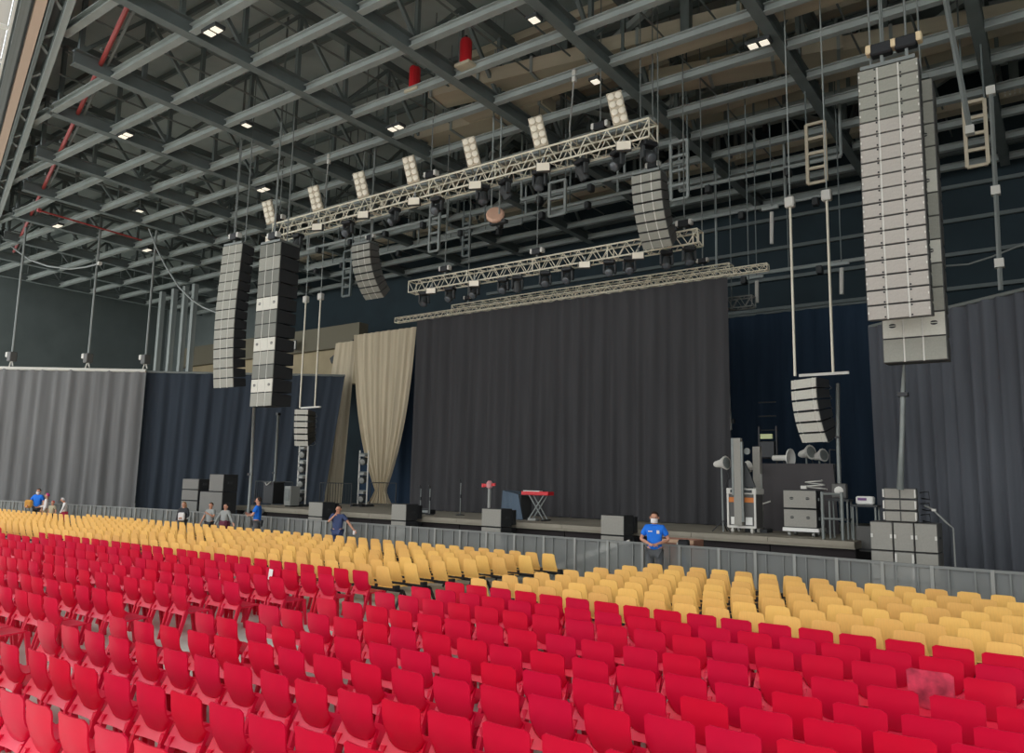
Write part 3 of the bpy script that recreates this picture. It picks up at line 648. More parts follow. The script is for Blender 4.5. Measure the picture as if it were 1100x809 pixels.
# left ground stacks
LY = 18.2
for (px0, px1, pt, ks, lab) in ((197, 212, 514, 5, 'left of the two far stacks'), (217, 238, 509, 3, 'right of the two far stacks')):
    X0 = PY(px0, 535, LY).x; X1 = PY(px1, 535, LY).x; zt3 = PY((px0+px1)/2, pt, LY).z
    for k in range(ks):
        if ks == 5: hs = [0.5, 0.5, (zt3-1.0)/3, (zt3-1.0)/3, (zt3-1.0)/3]
        else: hs = [0.9, 0.95, zt3-1.85]
        z0 = sum(hs[:k]); ww = (X1-X0) if not (ks == 3 and k == 2) else (X1-X0)*0.62; ox = 0 if not (ks == 3 and k == 2) else 0.3
        s = thing('ground_speaker', 'grey speaker box, %s from the floor, %s at left' % (ordw(k+1), lab), 'loudspeaker', ((X0+X1)/2+ox, LY+0.3, z0), R(6), 'speaker stacks at far left')
        cab(s, ((X0+X1)/2+ox, LY+0.3, z0), (ww, 0.7, hs[k]-0.008), R(6), GST2, body=CABD)
        box('handle', ((X0+X1)/2+ox+ww/2+0.02, LY+0.3, z0+hs[k]/2), (0.03, 0.2, 0.1), DGREY, s); box('rear_plate', ((X0+X1)/2+ox, LY+0.68, z0+hs[k]/2), (ww*0.6, 0.04, hs[k]*0.6), BLACK, s)
# front-fill boxes in the pit before the stage
for (px0, px1, pt, lab) in ((332, 347, 539, 'behind the man in navy'), (421, 437, 541, 'below the pair of mic stands'), (518, 539, 546, 'below the red-topped stand'), (646, 671, 553, 'left of the standing man in blue')):
    FY = 18.9; X0 = PY(px0, pt+15, FY).x; X1 = PY(px1, pt+15, FY).x; zt3 = PY((px0+px1)/2, pt, FY).z; n = 3
    for k in range(n):
        hh = zt3/n
        s = thing('front_fill_speaker', 'grey front-fill speaker %s, %s of three' % (lab, ('bottom', 'middle', 'top')[k]), 'loudspeaker', ((X0+X1)/2, FY+0.25, hh*k), 0, 'front-fill speakers before the stage')
        cab(s, ((X0+X1)/2, FY+0.25, hh*k), (X1-X0, 0.55, hh-0.006), 0, GST, body=CABD)
        box('rear_amplifier', ((X0+X1)/2+0.06, FY+0.62, hh*(k+0.5)), ((X1-X0)*0.9, 0.18, hh*0.8), BLACK, s)
        for sg in (-1, 1): box('side_handle', ((X0+X1)/2+sg*((X1-X0)/2+0.008), FY+0.3, hh*(k+0.5)), (0.02, 0.18, 0.06), DGREY, s)

# ================================================================== STAGE EQUIPMENT
def onstage(x, Y): # base point on the deck at depth Y under pixel column x
    p = PY(x, 560, Y); return Vector((p.x, Y, SH))
def lamp_tower(label, x, Y, ytop, n):
    p = onstage(x, Y); top = PY(x, ytop, Y).z; w = 0.55; t = thing('lamp_tower', label, 'stage light', p)
    for s in (-1, 1):
        rod('upright', p+Vector((s*w/2, 0, 0.1)), (p.x+s*w/2, Y, top), 0.035, PALE, t)
        box('foot', p+Vector((s*w/2, 0, 0.05)), (0.16, 0.7, 0.1), BLACK, t)
    box('base_plate', p+Vector((0, 0.1, 0.04)), (w+0.3, 0.5, 0.06), DGREY, t)
    for k in range(n):
        z = SH+0.35+(top-SH-0.5)*k/max(1, n-0.6)
        b = rod('crossbar', (p.x-w/2, Y, z+0.34), (p.x+w/2, Y, z+0.34), 0.03, GALV, t)
        box('lamp_base', (p.x, Y, z+0.26), (0.34, 0.26, 0.12), ALUD, t, bev=0.02)
        lathe('lamp_head', [(0.08, -0.2), (0.15, -0.15), (0.17, 0.12), (0.14, 0.16)], DGREY, aim((p.x, Y, z), (0.35, -1, -0.25)), t, 10)
        lathe('lamp_lens', [(0.13, 0), (0.08, 0.03)], ALUD, aim(Vector((p.x, Y, z))+Vector((0.35, -1, -0.25)).normalized()*0.16, (0.35, -1, -0.25)), t, 10)
    return t
lamp_tower('tower of stacked lamps under the small left hanging array', 322, 21.6, 478, 4)
lamp_tower('tower of stacked lamps in front of the gathered tan curtain', 388, 24.0, 484, 3)
p = onstage(312, 21.0)
o = thing('dimmer_rack', 'pale narrow rack standing left of the lamp tower', 'rack', p)
box('body', p+Vector((0, 0, 0.45)), (0.4, 0.5, 0.8), ALUD, o, bev=0.02); box('front_panel', p+Vector((0, -0.26, 0.5)), (0.32, 0.02, 0.5), GALV, o)
for s in (-1, 1): box('foot', p+Vector((s*0.15, 0, 0.03)), (0.06, 0.4, 0.06), BLACK, o)
def rail(label, x0, x1, Y, h, gap, m=DGREY):
    a = onstage(x0, Y); b = onstage(x1, Y); t = thing('guard_rail', label, 'railing', a)
    for z in (0.12, h): rod('rail', a+Vector((0, 0, z)), b+Vector((0, 0, z)), 0.022, m, t)
    n = int((b-a).length/gap)
    for i in range(n+1): q = a+(b-a)*(i/n); rod('baluster', q+Vector((0, 0, 0 if i in (0, n) else 0.12)), q+Vector((0, 0, h)), 0.025 if i in (0, n) else 0.012, m, t, 5)
rail('dark upright-bar railing left of the left lamp tower', 272, 312, 22.6, 1.0, 0.13)
rail('dark upright-bar railing between the two lamp towers', 342, 376, 23.2, 1.0, 0.16)
rail('low dark railing at the foot of the gathered curtain', 396, 424, 24.6, 1.05, 0.5)
# small stage-left clutter near duct
p = onstage(292, 21.8); o = thing('equipment_case', 'dark equipment case with pale lead at the left end of stage', 'equipment', p)
box('case', p+Vector((0, 0, 0.5)), (0.7, 0.6, 0.9), BLACK, o, bev=0.02); box('lid', p+Vector((0, 0, 0.98)), (0.74, 0.64, 0.07), DGREY, o); tube('lead', [p+Vector((-0.2, -0.32, 0.95)), p+Vector((0, -0.4, 0.85)), p+Vector((0.2, -0.34, 1.0))], 0.02, PALE, o)
# steps at stage left
o = thing('stage_steps', 'grey metal steps at the left end of the stage', 'steps', (SX0+1.5, SY-0.5, 0))
for k in range(4): box('tread', (SX0+1.6, SY-0.15-0.26*(3-k), 0.28*(k+1)), (0.9, 0.27, 0.05), GALV, o)
for s in (-1, 1): bar('stringer', (SX0+1.6+s*0.45, SY-1.05, 0.1), (SX0+1.6+s*0.45, SY-0.05, 1.15), 0.05, 0.16, GALV, o)
def mic_stand(label, x, Y, ytop, boom=False):
    p = onstage(x, Y); z = PY(x, ytop, Y).z; t = thing('microphone_stand', label, 'stand', p)
    lathe('base', [(0.16, 0), (0.16, 0.025), (0.03, 0.04)], BLACK, Matrix.Translation(p), t, 12)
    rod('pole', p+Vector((0, 0, 0.03)), (p.x, Y, z), 0.018, GALV, t); box('clutch', (p.x, Y, (z+SH)/2+0.1), (0.05, 0.05, 0.12), BLACK, t)
    lathe('microphone', [(0.012, 0), (0.02, 0.1), (0.032, 0.13), (0.03, 0.17), (0.01, 0.19)], DGREY, aim((p.x, Y, z), (0.2, -0.6, 0.6)), t, 8)
mic_stand('microphone stand, left one of the pair at stage front', 451, 21.0, 525); mic_stand('microphone stand, right one of the pair at stage front', 461, 20.8, 525)
mic_stand('tall thin microphone stand alone before the backdrop', 494, 21.6, 519)
p = onstage(455, 21.1); o = thing('floor_box', 'low dark box at the feet of the paired microphone stands', 'box', p); box('body', p+Vector((0, 0.1, 0.09)), (0.7, 0.3, 0.16), BLACK, o, bev=0.02); box('plate', p+Vector((0, -0.06, 0.1)), (0.5, 0.02, 0.08), GALV, o); box('handle', p+Vector((0, 0.1, 0.185)), (0.3, 0.04, 0.03), DGREY, o)
Y = 20.4; p = onstage(525, Y); z = PY(525, 521, Y).z
o = thing('percussion_stand', 'pale stand topped with a red fitting near stage centre', 'stand', p)
lathe('base', [(0.18, 0), (0.18, 0.03), (0.05, 0.06)], GALV, Matrix.Translation(p), o, 12); rod('pole', p+Vector((0, 0, 0.04)), (p.x, Y, z), 0.055, ALUD, o, 8)
lathe('head', [(0.02, -0.14), (0.1, -0.08), (0.11, 0.06), (0.05, 0.14)], mat('pink_head', (214, 150, 150), 0.5), Matrix.Translation((p.x, Y, z)), o, 10)
bar('cross_arm', (p.x-0.24, Y, z-0.02), (p.x+0.24, Y, z+0.02), 0.05, 0.09, REDP, o); box('knob', (p.x-0.26, Y, z-0.02), (0.08, 0.08, 0.12), REDP, o)
# keyboard on X stand with a draped case to its left
Y = 20.9; p = onstage(578, Y); zk = PY(578, 530, Y).z
o = thing('keyboard', 'red stage keyboard on a black cross stand', 'keyboard', p)
xk0 = PY(563, 530, Y).x; xk1 = PY(592, 530, Y).x
box('body', ((xk0+xk1)/2, Y, zk), (xk1-xk0, 0.36, 0.12), REDP, o, bev=0.015); 
for i in range(18): box('key', (xk0+0.1+(xk1-xk0-0.2)*i/17*0.7, Y-0.08, zk+0.07), (0.026, 0.2, 0.03), WHITE, o)
for s in (-1, 1):
    bar('stand_leg', (p.x-0.3, Y+s*0.12, SH+0.03), (p.x+0.28, Y+s*0.12, zk-0.06), 0.03, 0.035, GALV, o); bar('stand_leg', (p.x+0.3, Y+s*0.12, SH+0.03), (p.x-0.28, Y+s*0.12, zk-0.06), 0.03, 0.035, GALV, o)
for s in (-1, 1): rod('foot', (p.x+s*0.3, Y-0.25, SH+0.03), (p.x+s*0.3, Y+0.25, SH+0.03), 0.025, BLACK, o)
box('pedal', p+Vector((-0.05, -0.2, 0.05)), (0.3, 0.2, 0.08), ALUD, o)
Y = 21.1; a = onstage(545, Y); b = onstage(565, Y); zt4 = PY(552, 527, Y).z
o = thing('draped_case', 'slate blue cloth-covered case left of the red keyboard', 'case', a)
vs = []; fs = []
for j in range(7):
    for i in range(13):
        u = i/12; v = j/6; vs.append((a.x+(b.x-a.x)*u*(0.85+0.35*v), Y-0.3+0.05*math.sin(u*19)*v-0.1*v, zt4-(zt4-SH-0.02)*v-(0.12*u if j == 0 else 0.12*u*(1-v))))
for j in range(6):
    for i in range(12): fs.append((j*13+i, (j+1)*13+i, (j+1)*13+i+1, j*13+i+1))
mesh_obj('front_cloth', vs, fs, SLATEC, o, smooth=True); box('case_body', ((a.x+b.x)/2, Y+0.05, (zt4+SH)/2-0.08), ((b.x-a.x)*0.9, 0.6, zt4-SH-0.16), DGREY, o)
mesh_obj('top_cloth', [(a.x-0.02, Y-0.3, zt4), (b.x-0.02, Y-0.3, zt4-0.12), (b.x-0.02, Y+0.4, zt4-0.12), (a.x-0.02, Y+0.4, zt4)], [(0, 1, 2, 3)], SLATEC, o)

# flight case with tower (right of backdrop)
Y = 20.6; p = onstage(797, Y); zc = PY(797, 529, Y).z; w = (PY(811, 545, Y).x-PY(782, 545, Y).x)
o = thing('flight_case', 'wheeled flight case with pale edges and orange band, tall lift mast on it', 'case', p)
box('body', (p.x, Y+0.3, (zc+SH)/2+0.06), (w, 0.6, zc-SH-0.16), CAB, o); box('lid', (p.x, Y+0.3, zc+0.03), (w+0.08, 0.66, 0.16), PALE, o, bev=0.02); box('lid_panel', (p.x, Y-0.035, zc+0.03), (w*0.8, 0.02, 0.08), DGREY, o)
for s in (-1, 1):
    box('edge_strip', (p.x+s*w/2, Y-0.01, (zc+SH)/2+0.06), (0.05, 0.05, zc-SH-0.16), PALE, o); box('corner_plate', (p.x+s*w*0.27, Y-0.012, SH+0.32), (0.18, 0.02, 0.2), WHITE, o)
    for q in (0.05, 0.55): lathe('caster', [(0.07, -0.03), (0.07, 0.03)], PALE, TR((p.x+s*w*0.36, Y+q, SH+0.07)) @ Matrix.Rotation(R(90), 4, 'Y'), o, 10)
box('orange_band', (p.x, Y-0.012, zc-0.2), (w*0.95, 0.02, 0.13), ORANGE, o); box('bottom_strip', (p.x, Y-0.01, SH+0.16), (w, 0.04, 0.06), PALE, o)
zm = PY(795, 471, Y).z
mst = box('mast', (p.x-0.05, Y-0.08, (zm+SH)/2+0.1), (0.2, 0.16, zm-SH-0.2), GST, o)
box('mast_rail', (p.x-0.17, Y-0.12, (zm+SH)/2+0.5), (0.06, 0.1, zm-SH-1.0), GALV, o); box('mast_rail', (p.x+0.08, Y-0.12, (zm+SH)/2+0.1), (0.05, 0.08, zm-SH-0.4), GALV, o)
lathe('pulley', [(0.09, -0.03), (0.09, 0.03)], GALV, TR((p.x+0.18, Y, zm-0.35)) @ Matrix.Rotation(R(90), 4, 'X'), o, 10)
mesh_obj('mast_brace', [(p.x+0.05, Y, zc+0.8), (p.x+0.12, Y, zc+0.8), (p.x+w*0.52, Y, zc+0.14), (p.x+0.05, Y, zc+0.14), (p.x+0.05, Y+0.06, zc+0.8), (p.x+0.12, Y+0.06, zc+0.8), (p.x+w*0.52, Y+0.06, zc+0.14), (p.x+0.05, Y+0.06, zc+0.14)], [(0, 1, 2, 3), (7, 6, 5, 4), (0, 4, 5, 1), (1, 5, 6, 2), (3, 2, 6, 7), (0, 3, 7, 4)], DGREY, o)
for s in (-1, -0.6): box('bottle', (p.x+s*w*0.45, Y+0.1, zc+0.22), (0.08, 0.08, 0.26), BLACK, o)
# second mast
Y = 21.4; p = onstage(815, Y); zm = PY(814, 480, Y).z
o = thing('lift_mast', 'pale lift mast standing beside the black masking screen', 'mast', p)
box('mast', (p.x, Y, (zm+SH)/2), (0.2, 0.18, zm-SH), GST, o); box('mast_rail', (p.x+0.12, Y-0.05, (zm+SH)/2-0.3), (0.05, 0.08, zm-SH-0.9), ALUD, o); box('base', (p.x, Y, SH+0.05), (0.6, 0.5, 0.1), DGREY, o); box('winch', (p.x+0.05, Y-0.15, SH+0.7), (0.2, 0.16, 0.24), PALE, o); rod('crank', (p.x+0.1, Y-0.2, SH+0.75), (p.x+0.4, Y-0.2, SH+0.85), 0.02, PALE, o)
# masking screen
Y = 22.4; a = onstage(816, Y); b = onstage(897, Y); zs = PY(850, 498, Y).z
SCR = mat('masking_cloth', (80, 76, 76), 0.95, var=0.06, scale=2)
o = thing('masking_screen', 'large dark cloth-covered screen behind the wheeled subwoofers', 'screen', a)
vs = []; fs = []
for j in range(5):
    for i in range(25):
        u = i/24; v = j/4; vs.append((a.x+(b.x-a.x)*u*(1+0.05*v), Y+0.02*math.sin(u*40)*v, zs+(SH-zs)*v))
for j in range(4):
    for i in range(24): fs.append((j*25+i, (j+1)*25+i, (j+1)*25+i+1, j*25+i+1))
mesh_obj('front_cloth', vs, fs, SCR, o, smooth=True)
box('frame', ((a.x+b.x)/2, Y+0.1, zs-0.05), (b.x-a.x, 0.08, 0.08), BLACK, o)
for q in (0, 0.5, 1): box('frame_post', (a.x+(b.x-a.x)*q, Y+0.12, (zs+SH)/2), (0.06, 0.06, zs-SH), BLACK, o)
# ladder rack behind the screen
Y = 23.2; c = PY(825, 480, Y); zl2 = PY(825, 458, Y).z
o = thing('lamp_rack', 'dark ladder rack with pale screen rising behind the masking screen', 'rack', (c.x, Y, SH))
for s in (-1, 1): rod('rail', (c.x+s*0.26, Y, SH), (c.x+s*0.26, Y, zl2), 0.035, BLACK, o)
for k in range(9): rod('rung', (c.x-0.26, Y, SH+0.4+k*0.42), (c.x+0.26, Y, SH+0.4+k*0.42), 0.022, BLACK, o)
box('screen', (c.x-0.02, Y-0.05, PY(825, 469, Y).z), (0.36, 0.06, 0.14), GREENT, o); box('unit', (c.x, Y-0.04, PY(825, 483, Y).z), (0.44, 0.12, 0.5), BLACK, o, bev=0.02)
# spot lamps on stands
def spot(label, x, y, Y, d, s=1.0, floor=None):
    c = PY(x, y, Y); t = thing('spot_lamp', label, 'stage light', (c.x, Y, SH)); d = Vector(d).normalized()
    rod('stand_pole', (c.x+0.02, Y, SH), c, 0.025, GALV, t)
    for k in range(3): an = R(90+120*k); rod('tripod_leg', (c.x+0.02, Y, SH+0.3), (c.x+0.02+0.3*math.cos(an), Y+0.3*math.sin(an), SH), 0.016, BLACK, t)
    lathe('lamp_head', [(0.07*s, -0.26*s), (0.1*s, -0.2*s), (0.13*s, 0.0), (0.22*s, 0.18*s), (0.2*s, 0.2*s)], PALE, aim(c, d), t, 12)
    lathe('lamp_lens', [(0.19*s, 0), (0.1*s, 0.02)], GALV, aim(c+d*0.195*s, d), t, 12)
    tube('lead', [c+Vector((0.12, 0, -0.05)), c+Vector((0.2, 0, -0.35)), c+Vector((0.06, 0, -0.7))], 0.014, DGREY, t, 4)
spot('white spot lamp on a stand left of the flight case', 775, 498, 20.7, (0.9, -0.3, 0.1), 0.9)
spot('white spot lamp half hidden behind the lift mast', 800, 502, 21.9, (0.3, 0.6, 0.1), 0.8)
spot('white spot lamp behind the screen, left of the pair', 866, 487, 23.4, (0.85, -0.5, 0.15), 1.0)
spot('white spot lamp behind the screen, right of the pair', 880, 490, 23.4, (0.85, -0.5, 0.15), 0.9)
c = PY(846, 492, 22.9); o = thing('dish_lamp', 'white dish lamp lying sideways above the masking screen', 'stage light', (c.x, 22.9, SH))
rod('stand_pole', (c.x-0.1, 22.9, SH), (c.x-0.1, 22.9, c.z-0.05), 0.025, BLACK, o); lathe('barrel', [(0.08, -0.45), (0.09, 0.0), (0.1, 0.02)], PALE, aim(c, (1, -0.2, 0.0)), o, 10); lathe('dish', [(0.1, 0.0), (0.27, 0.08), (0.27, 0.11), (0.1, 0.04)], WHITE, aim(c, (1, -0.2, 0.0)), o, 16)
c = PY(891, 483, 23.0); o = thing('cable_stand', 'thin dark stand with looped cable at the right end of the screen', 'stand', (c.x, 23.0, SH)); rod('pole', (c.x, 23, SH), (c.x, 23, c.z), 0.02, DGREY, o); tube('cable_loop', [c, c+Vector((0.25, 0, -0.02)), c+Vector((0.3, 0, -0.25)), c+Vector((0.12, 0, -0.5))], 0.016, DGREY, o, 5); box('foot', (c.x, 23, SH+0.02), (0.4, 0.4, 0.04), BLACK, o)
# wheeled subwoofers
Y = 20.5; a = onstage(842, Y); b = onstage(878, Y); zt5 = PY(860, 526, Y).z; zb = SH+0.22; hh = (zt5-zb)/2; w = b.x-a.x
for k in range(2):
    s = thing('wheeled_subwoofer', 'wide grey subwoofer, %s of two on the white dolly' % ('lower', 'upper')[k], 'loudspeaker', ((a.x+b.x)/2, Y+0.3, zb+hh*k), 0, 'subwoofers on the dolly')
    cab(s, ((a.x+b.x)/2, Y+0.35, zb+hh*k), (w, 0.7, hh-0.008), 0, GST, em=(-0.24, 0.24), body=CABD)
    for q in (0.2, 0.5): box('handle', (b.x+0.01, Y+q, zb+hh*(k+0.5)), (0.03, 0.14, 0.08), GALV, s)
s = thing('dolly', 'white low dolly carrying the two wide subwoofers', 'dolly', ((a.x+b.x)/2, Y, SH))
box('board', ((a.x+b.x)/2, Y+0.35, SH+0.17), (w+0.06, 0.74, 0.09), WHITE, s)
for sx in (-1, 1):
    for q in (0.08, 0.62): lathe('caster', [(0.06, -0.03), (0.06, 0.03)], ALUD, TR(((a.x+b.x)/2+sx*w*0.36, Y+q, SH+0.06)) @ Matrix.Rotation(R(90), 4, 'Y'), s, 10)
o = thing('cable_coil', 'loose coil of pale cable lying on the wheeled subwoofers', 'cable', ((a.x+b.x)/2+0.3, Y+0.3, zt5))
tube('coil', [((a.x+b.x)/2+0.3+0.3*math.cos(t*0.7)*(1-0.02*t), Y+0.3+0.25*math.sin(t*0.7), zt5+0.02+0.012*t) for t in range(20)], 0.018, PALE, o, 5); box('plug', ((a.x+b.x)/2+0.1, Y+0.05, zt5+0.06), (0.14, 0.1, 0.08), PALE, o)
# equipment tables at the stage's right end
Y = 20.2
for (xa, xb, yt, lab, extra) in ((893, 912, 537, 'metal-framed side table with a small monitor at stage right', 'monitor'), (918, 942, 543, 'low dark equipment table beside the right speaker stack', 'box')):
    a = PY(xa, yt, Y+0.4); b = PY(xb, yt, Y+0.4); z0 = SH if xa < 900 else 0.0
    o = thing('equipment_table', lab, 'table', (a.x, Y+0.4, z0)); box('top', ((a.x+b.x)/2, Y+0.4, a.z), (b.x-a.x+0.1, 0.5, 0.05), DGREY, o)
    for s in (0, 1):
        for q in (0.2, 0.6): rod('leg', (a.x+(b.x-a.x)*s, Y+q, z0), (a.x+(b.x-a.x)*s, Y+q, a.z), 0.025, GALV, o)
    box('shelf', ((a.x+b.x)/2, Y+0.4, (a.z+z0)/2), (b.x-a.x, 0.45, 0.04), DGREY, o)
    c = Vector(((a.x+b.x)/2, Y+0.4, a.z+0.03))
    if extra == 'monitor':
        e = thing('small_monitor', 'small pale-faced monitor on the side table', 'monitor', c); box('case', c+Vector((0, 0, 0.2)), (0.34, 0.2, 0.36), CAB, e, bev=0.02); lathe('driver', [(0.11, 0), (0.04, 0.02)], PALE, aim(c+Vector((0, -0.1, 0.2)), (0, -1, 0)), e, 12); box('foot', c+Vector((0, 0, 0.01)), (0.3, 0.2, 0.02), BLACK, e)
    else:
        e = thing('pale_device', 'small white and purple device on the low table', 'device', c); box('case', c+Vector((0, 0, 0.1)), (0.4, 0.25, 0.2), WHITE, e, bev=0.03); box('panel', c+Vector((-0.05, -0.13, 0.13)), (0.2, 0.02, 0.06), mat('purple', (120, 80, 130), 0.5), e)
        e2 = box('drawer_unit', ((a.x+b.x)/2, Y+0.4, (a.z+z0)/2+0.25), ((b.x-a.x)*0.8, 0.4, 0.6), CAB, o)
a = onstage(884, 19.95); o = thing('safety_rail', 'grey tubular railing at the right end of the stage', 'railing', a)
for x in (884, 905): q = onstage(x, 19.95); rod('post', q, q+Vector((0, 0, 1.15)), 0.04, GALV, o)
q0 = onstage(884, 19.95); q1 = onstage(905, 19.95)
for z in (0.5, 1.1): rod('rail', q0+Vector((0, 0, z)), q1+Vector((0, 0, z)), 0.03, GALV, o)
# tall grey pole on stage right
a = PY(900, 412, 21.1); b = PY(904, 560, 21.1); o = thing('cable_duct', 'thin grey cable sleeve dropping beside the right small hanging array', 'cable', b); tube('sleeve', [a, PY(900, 470, 21.1), PY(902, 530, 21.1), b], 0.05, GALV, o); box('tie', PY(900, 470, 21.1), (0.12, 0.12, 0.06), BLACK, o); box('tie', PY(902, 530, 21.1), (0.14, 0.14, 0.06), BLACK, o)

# ================================================================== BARRIER
path = [Vector((1.6, 16.15, 0)), Vector((-2.2, 16.3, 0)), Vector((-6.5, 16.95, 0)), Vector((-29.0, 17.0, 0)), Vector((-43.6, 15.25, 0))]
PW = 0.955; segs = []; carry = 0.0
pts = []
for a, b in zip(path[:-1], path[1:]):
    L = (b-a).length; n = round(L/PW)
    for i in range(n): pts.append((a+(b-a)*(i/n), a+(b-a)*((i+1)/n)))
BARM = mat('barrier_frame', (126, 128, 124), 0.5, 0.2, var=0.1, scale=4)
gx0, gx1 = PY(728, 600, 17).x, PY(655, 600, 17).x     # gateway where the man in blue stands
bi = 0
for a, b in pts:
    mid_ = (a+b)/2
    u = (b-a).normalized(); bi += 1
    pr = proj(mid_+Vector((0, 0, 1)))
    t = thing('crowd_barrier', 'grey perforated crowd barrier panel, %s from the right end' % ordw(bi), 'barrier', mid_, group='crowd barrier panels before the stage')
    for z in (0.06, 1.1): bar('rail', a+Vector((0, 0, z)), b+Vector((0, 0, z)), 0.06, 0.05, BARM, t)
    bar('post', a+Vector((0, 0, 0)), a+Vector((0, 0, 1.12)), 0.06, 0.07, ALUD, t)
    for q in (0.28, 0.72): p = a+(b-a)*q; bar('upright', p, p+Vector((0, 0, 1.1)), 0.025, 0.03, BARM, t)
    ob = mesh_obj('sheet', [a+Vector((0, 0.02, 0.06)), b+Vector((0, 0.02, 0.06)), b+Vector((0, 0.02, 1.08)), a+Vector((0, 0.02, 1.08))], [(0, 1, 2, 3)], MESHM, t)
    bar('rear_brace', mid_+Vector((0, 0.05, 0.9)), mid_+Vector((0, 0.9, 0.03)), 0.04, 0.05, BARM, t)
# ramp and timber crate seen through the barrier near the man in blue
a = PY(606, 622, 17.9); b = PY(662, 588, 17.9)
o = thing('loading_ramp', 'grey metal ramp rising behind the barrier left of the man in blue', 'ramp', (a.x, 18, 0)); 
mesh_obj('plate', [(a.x-0.6, 17.75, 0.05), (b.x+0.1, 17.75, 0.95), (b.x+0.1, 18.45, 0.95), (a.x-0.6, 18.45, 0.05)], [(0, 1, 2, 3)], ALUD, o)
for y in (17.72, 18.48): bar('side_rail', (a.x-0.6, y, 0.06), (b.x+0.1, y, 0.98), 0.06, 0.14, PALE, o)
for q in (0.45, 0.95): X = a.x-0.6+(b.x-a.x+0.7)*q; bar('support', (X, 18.1, 0), (X, 18.1, 0.9*q), 0.08, 0.08, GALV, o)
p = PY(733, 600, 17.7); q = PY(752, 580, 18.2)
o = thing('timber_crate', 'reddish plywood crate behind the barrier right of the man in blue', 'crate', (PY(726, 600, 18.1).x, 18.1, 0))
xa, xb = PY(708, 585, 18.1).x, PY(748, 585, 18.1).x; zc = PY(728, 579, 18.1).z
box('side_board', ((xa+xb)/2, 17.9, zc/2), (xb-xa, 0.04, zc), WOODR, o); box('rear_board', ((xa+xb)/2, 18.5, zc/2), (xb-xa, 0.04, zc), WOODR, o); box('top_edge', ((xa+xb)/2, 17.87, zc-0.04), (xb-xa+0.06, 0.05, 0.08), mat('pale_timber', (196, 160, 130), 0.7), o)
for s in (xa, xb): box('end_board', (s, 18.2, zc/2), (0.04, 0.62, zc), WOODR, o)
p = PY(735, 590, 17.3)
o = thing('gate_post', 'blue and grey gate post in the barrier right of the man in blue', 'post', (p.x, 17.3, 0))
box('post', (p.x, 17.3, 0.55), (0.2, 0.16, 1.1), GALV, o, bev=0.02); box('black_pad', (p.x, 17.28, PY(735, 585, 17.3).z), (0.24, 0.2, 0.22), BLACK, o, bev=0.03); box('blue_strip', (p.x+0.03, 17.21, 0.55), (0.07, 0.02, 0.7), BLUEP, o); rod('hinge_bar', (p.x-0.16, 17.3, 0), (p.x-0.16, 17.3, 1.15), 0.03, PALE, o)

# ================================================================== SEATS
def grid(f, nu, nv, thick=0.0):
    vs = []; fs = []
    for j in range(nv+1):
        for i in range(nu+1): vs.append(Vector(f(i/nu, j/nv)))
    for j in range(nv):
        for i in range(nu): fs.append((j*(nu+1)+i, j*(nu+1)+i+1, (j+1)*(nu+1)+i+1, (j+1)*(nu+1)+i))
    return vs, fs
def solid(vs, fs, off):
    "give a grid sheet thickness along off(v)"
    n = len(vs); v2 = vs+[v+off(v) for v in vs]; f2 = list(fs)+[tuple(n+i for i in reversed(f)) for f in fs]
    cnt = {}
    for f in fs:
        for i in range(len(f)):
            e = (f[i], f[(i+1) % len(f)]); cnt[tuple(sorted(e))] = cnt.get(tuple(sorted(e)), []) + [e]
    for k, es in cnt.items():
        if len(es) == 1: a, b = es[0]; f2.append((b, a, n+a, n+b))
    return v2, f2
def mk(name, vs, fs, m, smooth=True, angle=40):
    me = bpy.data.meshes.new(name); me.from_pydata([tuple(v) for v in vs], [], fs); me.materials.append(m)
    bm = bmesh.new(); bm.from_mesh(me); bmesh.ops.recalc_face_normals(bm, faces=list(bm.faces)); bm.to_mesh(me); bm.free()
    if smooth:
        me.shade_smooth()
        try: me.set_sharp_from_angle(angle=R(angle))
        except Exception: pass
    return me
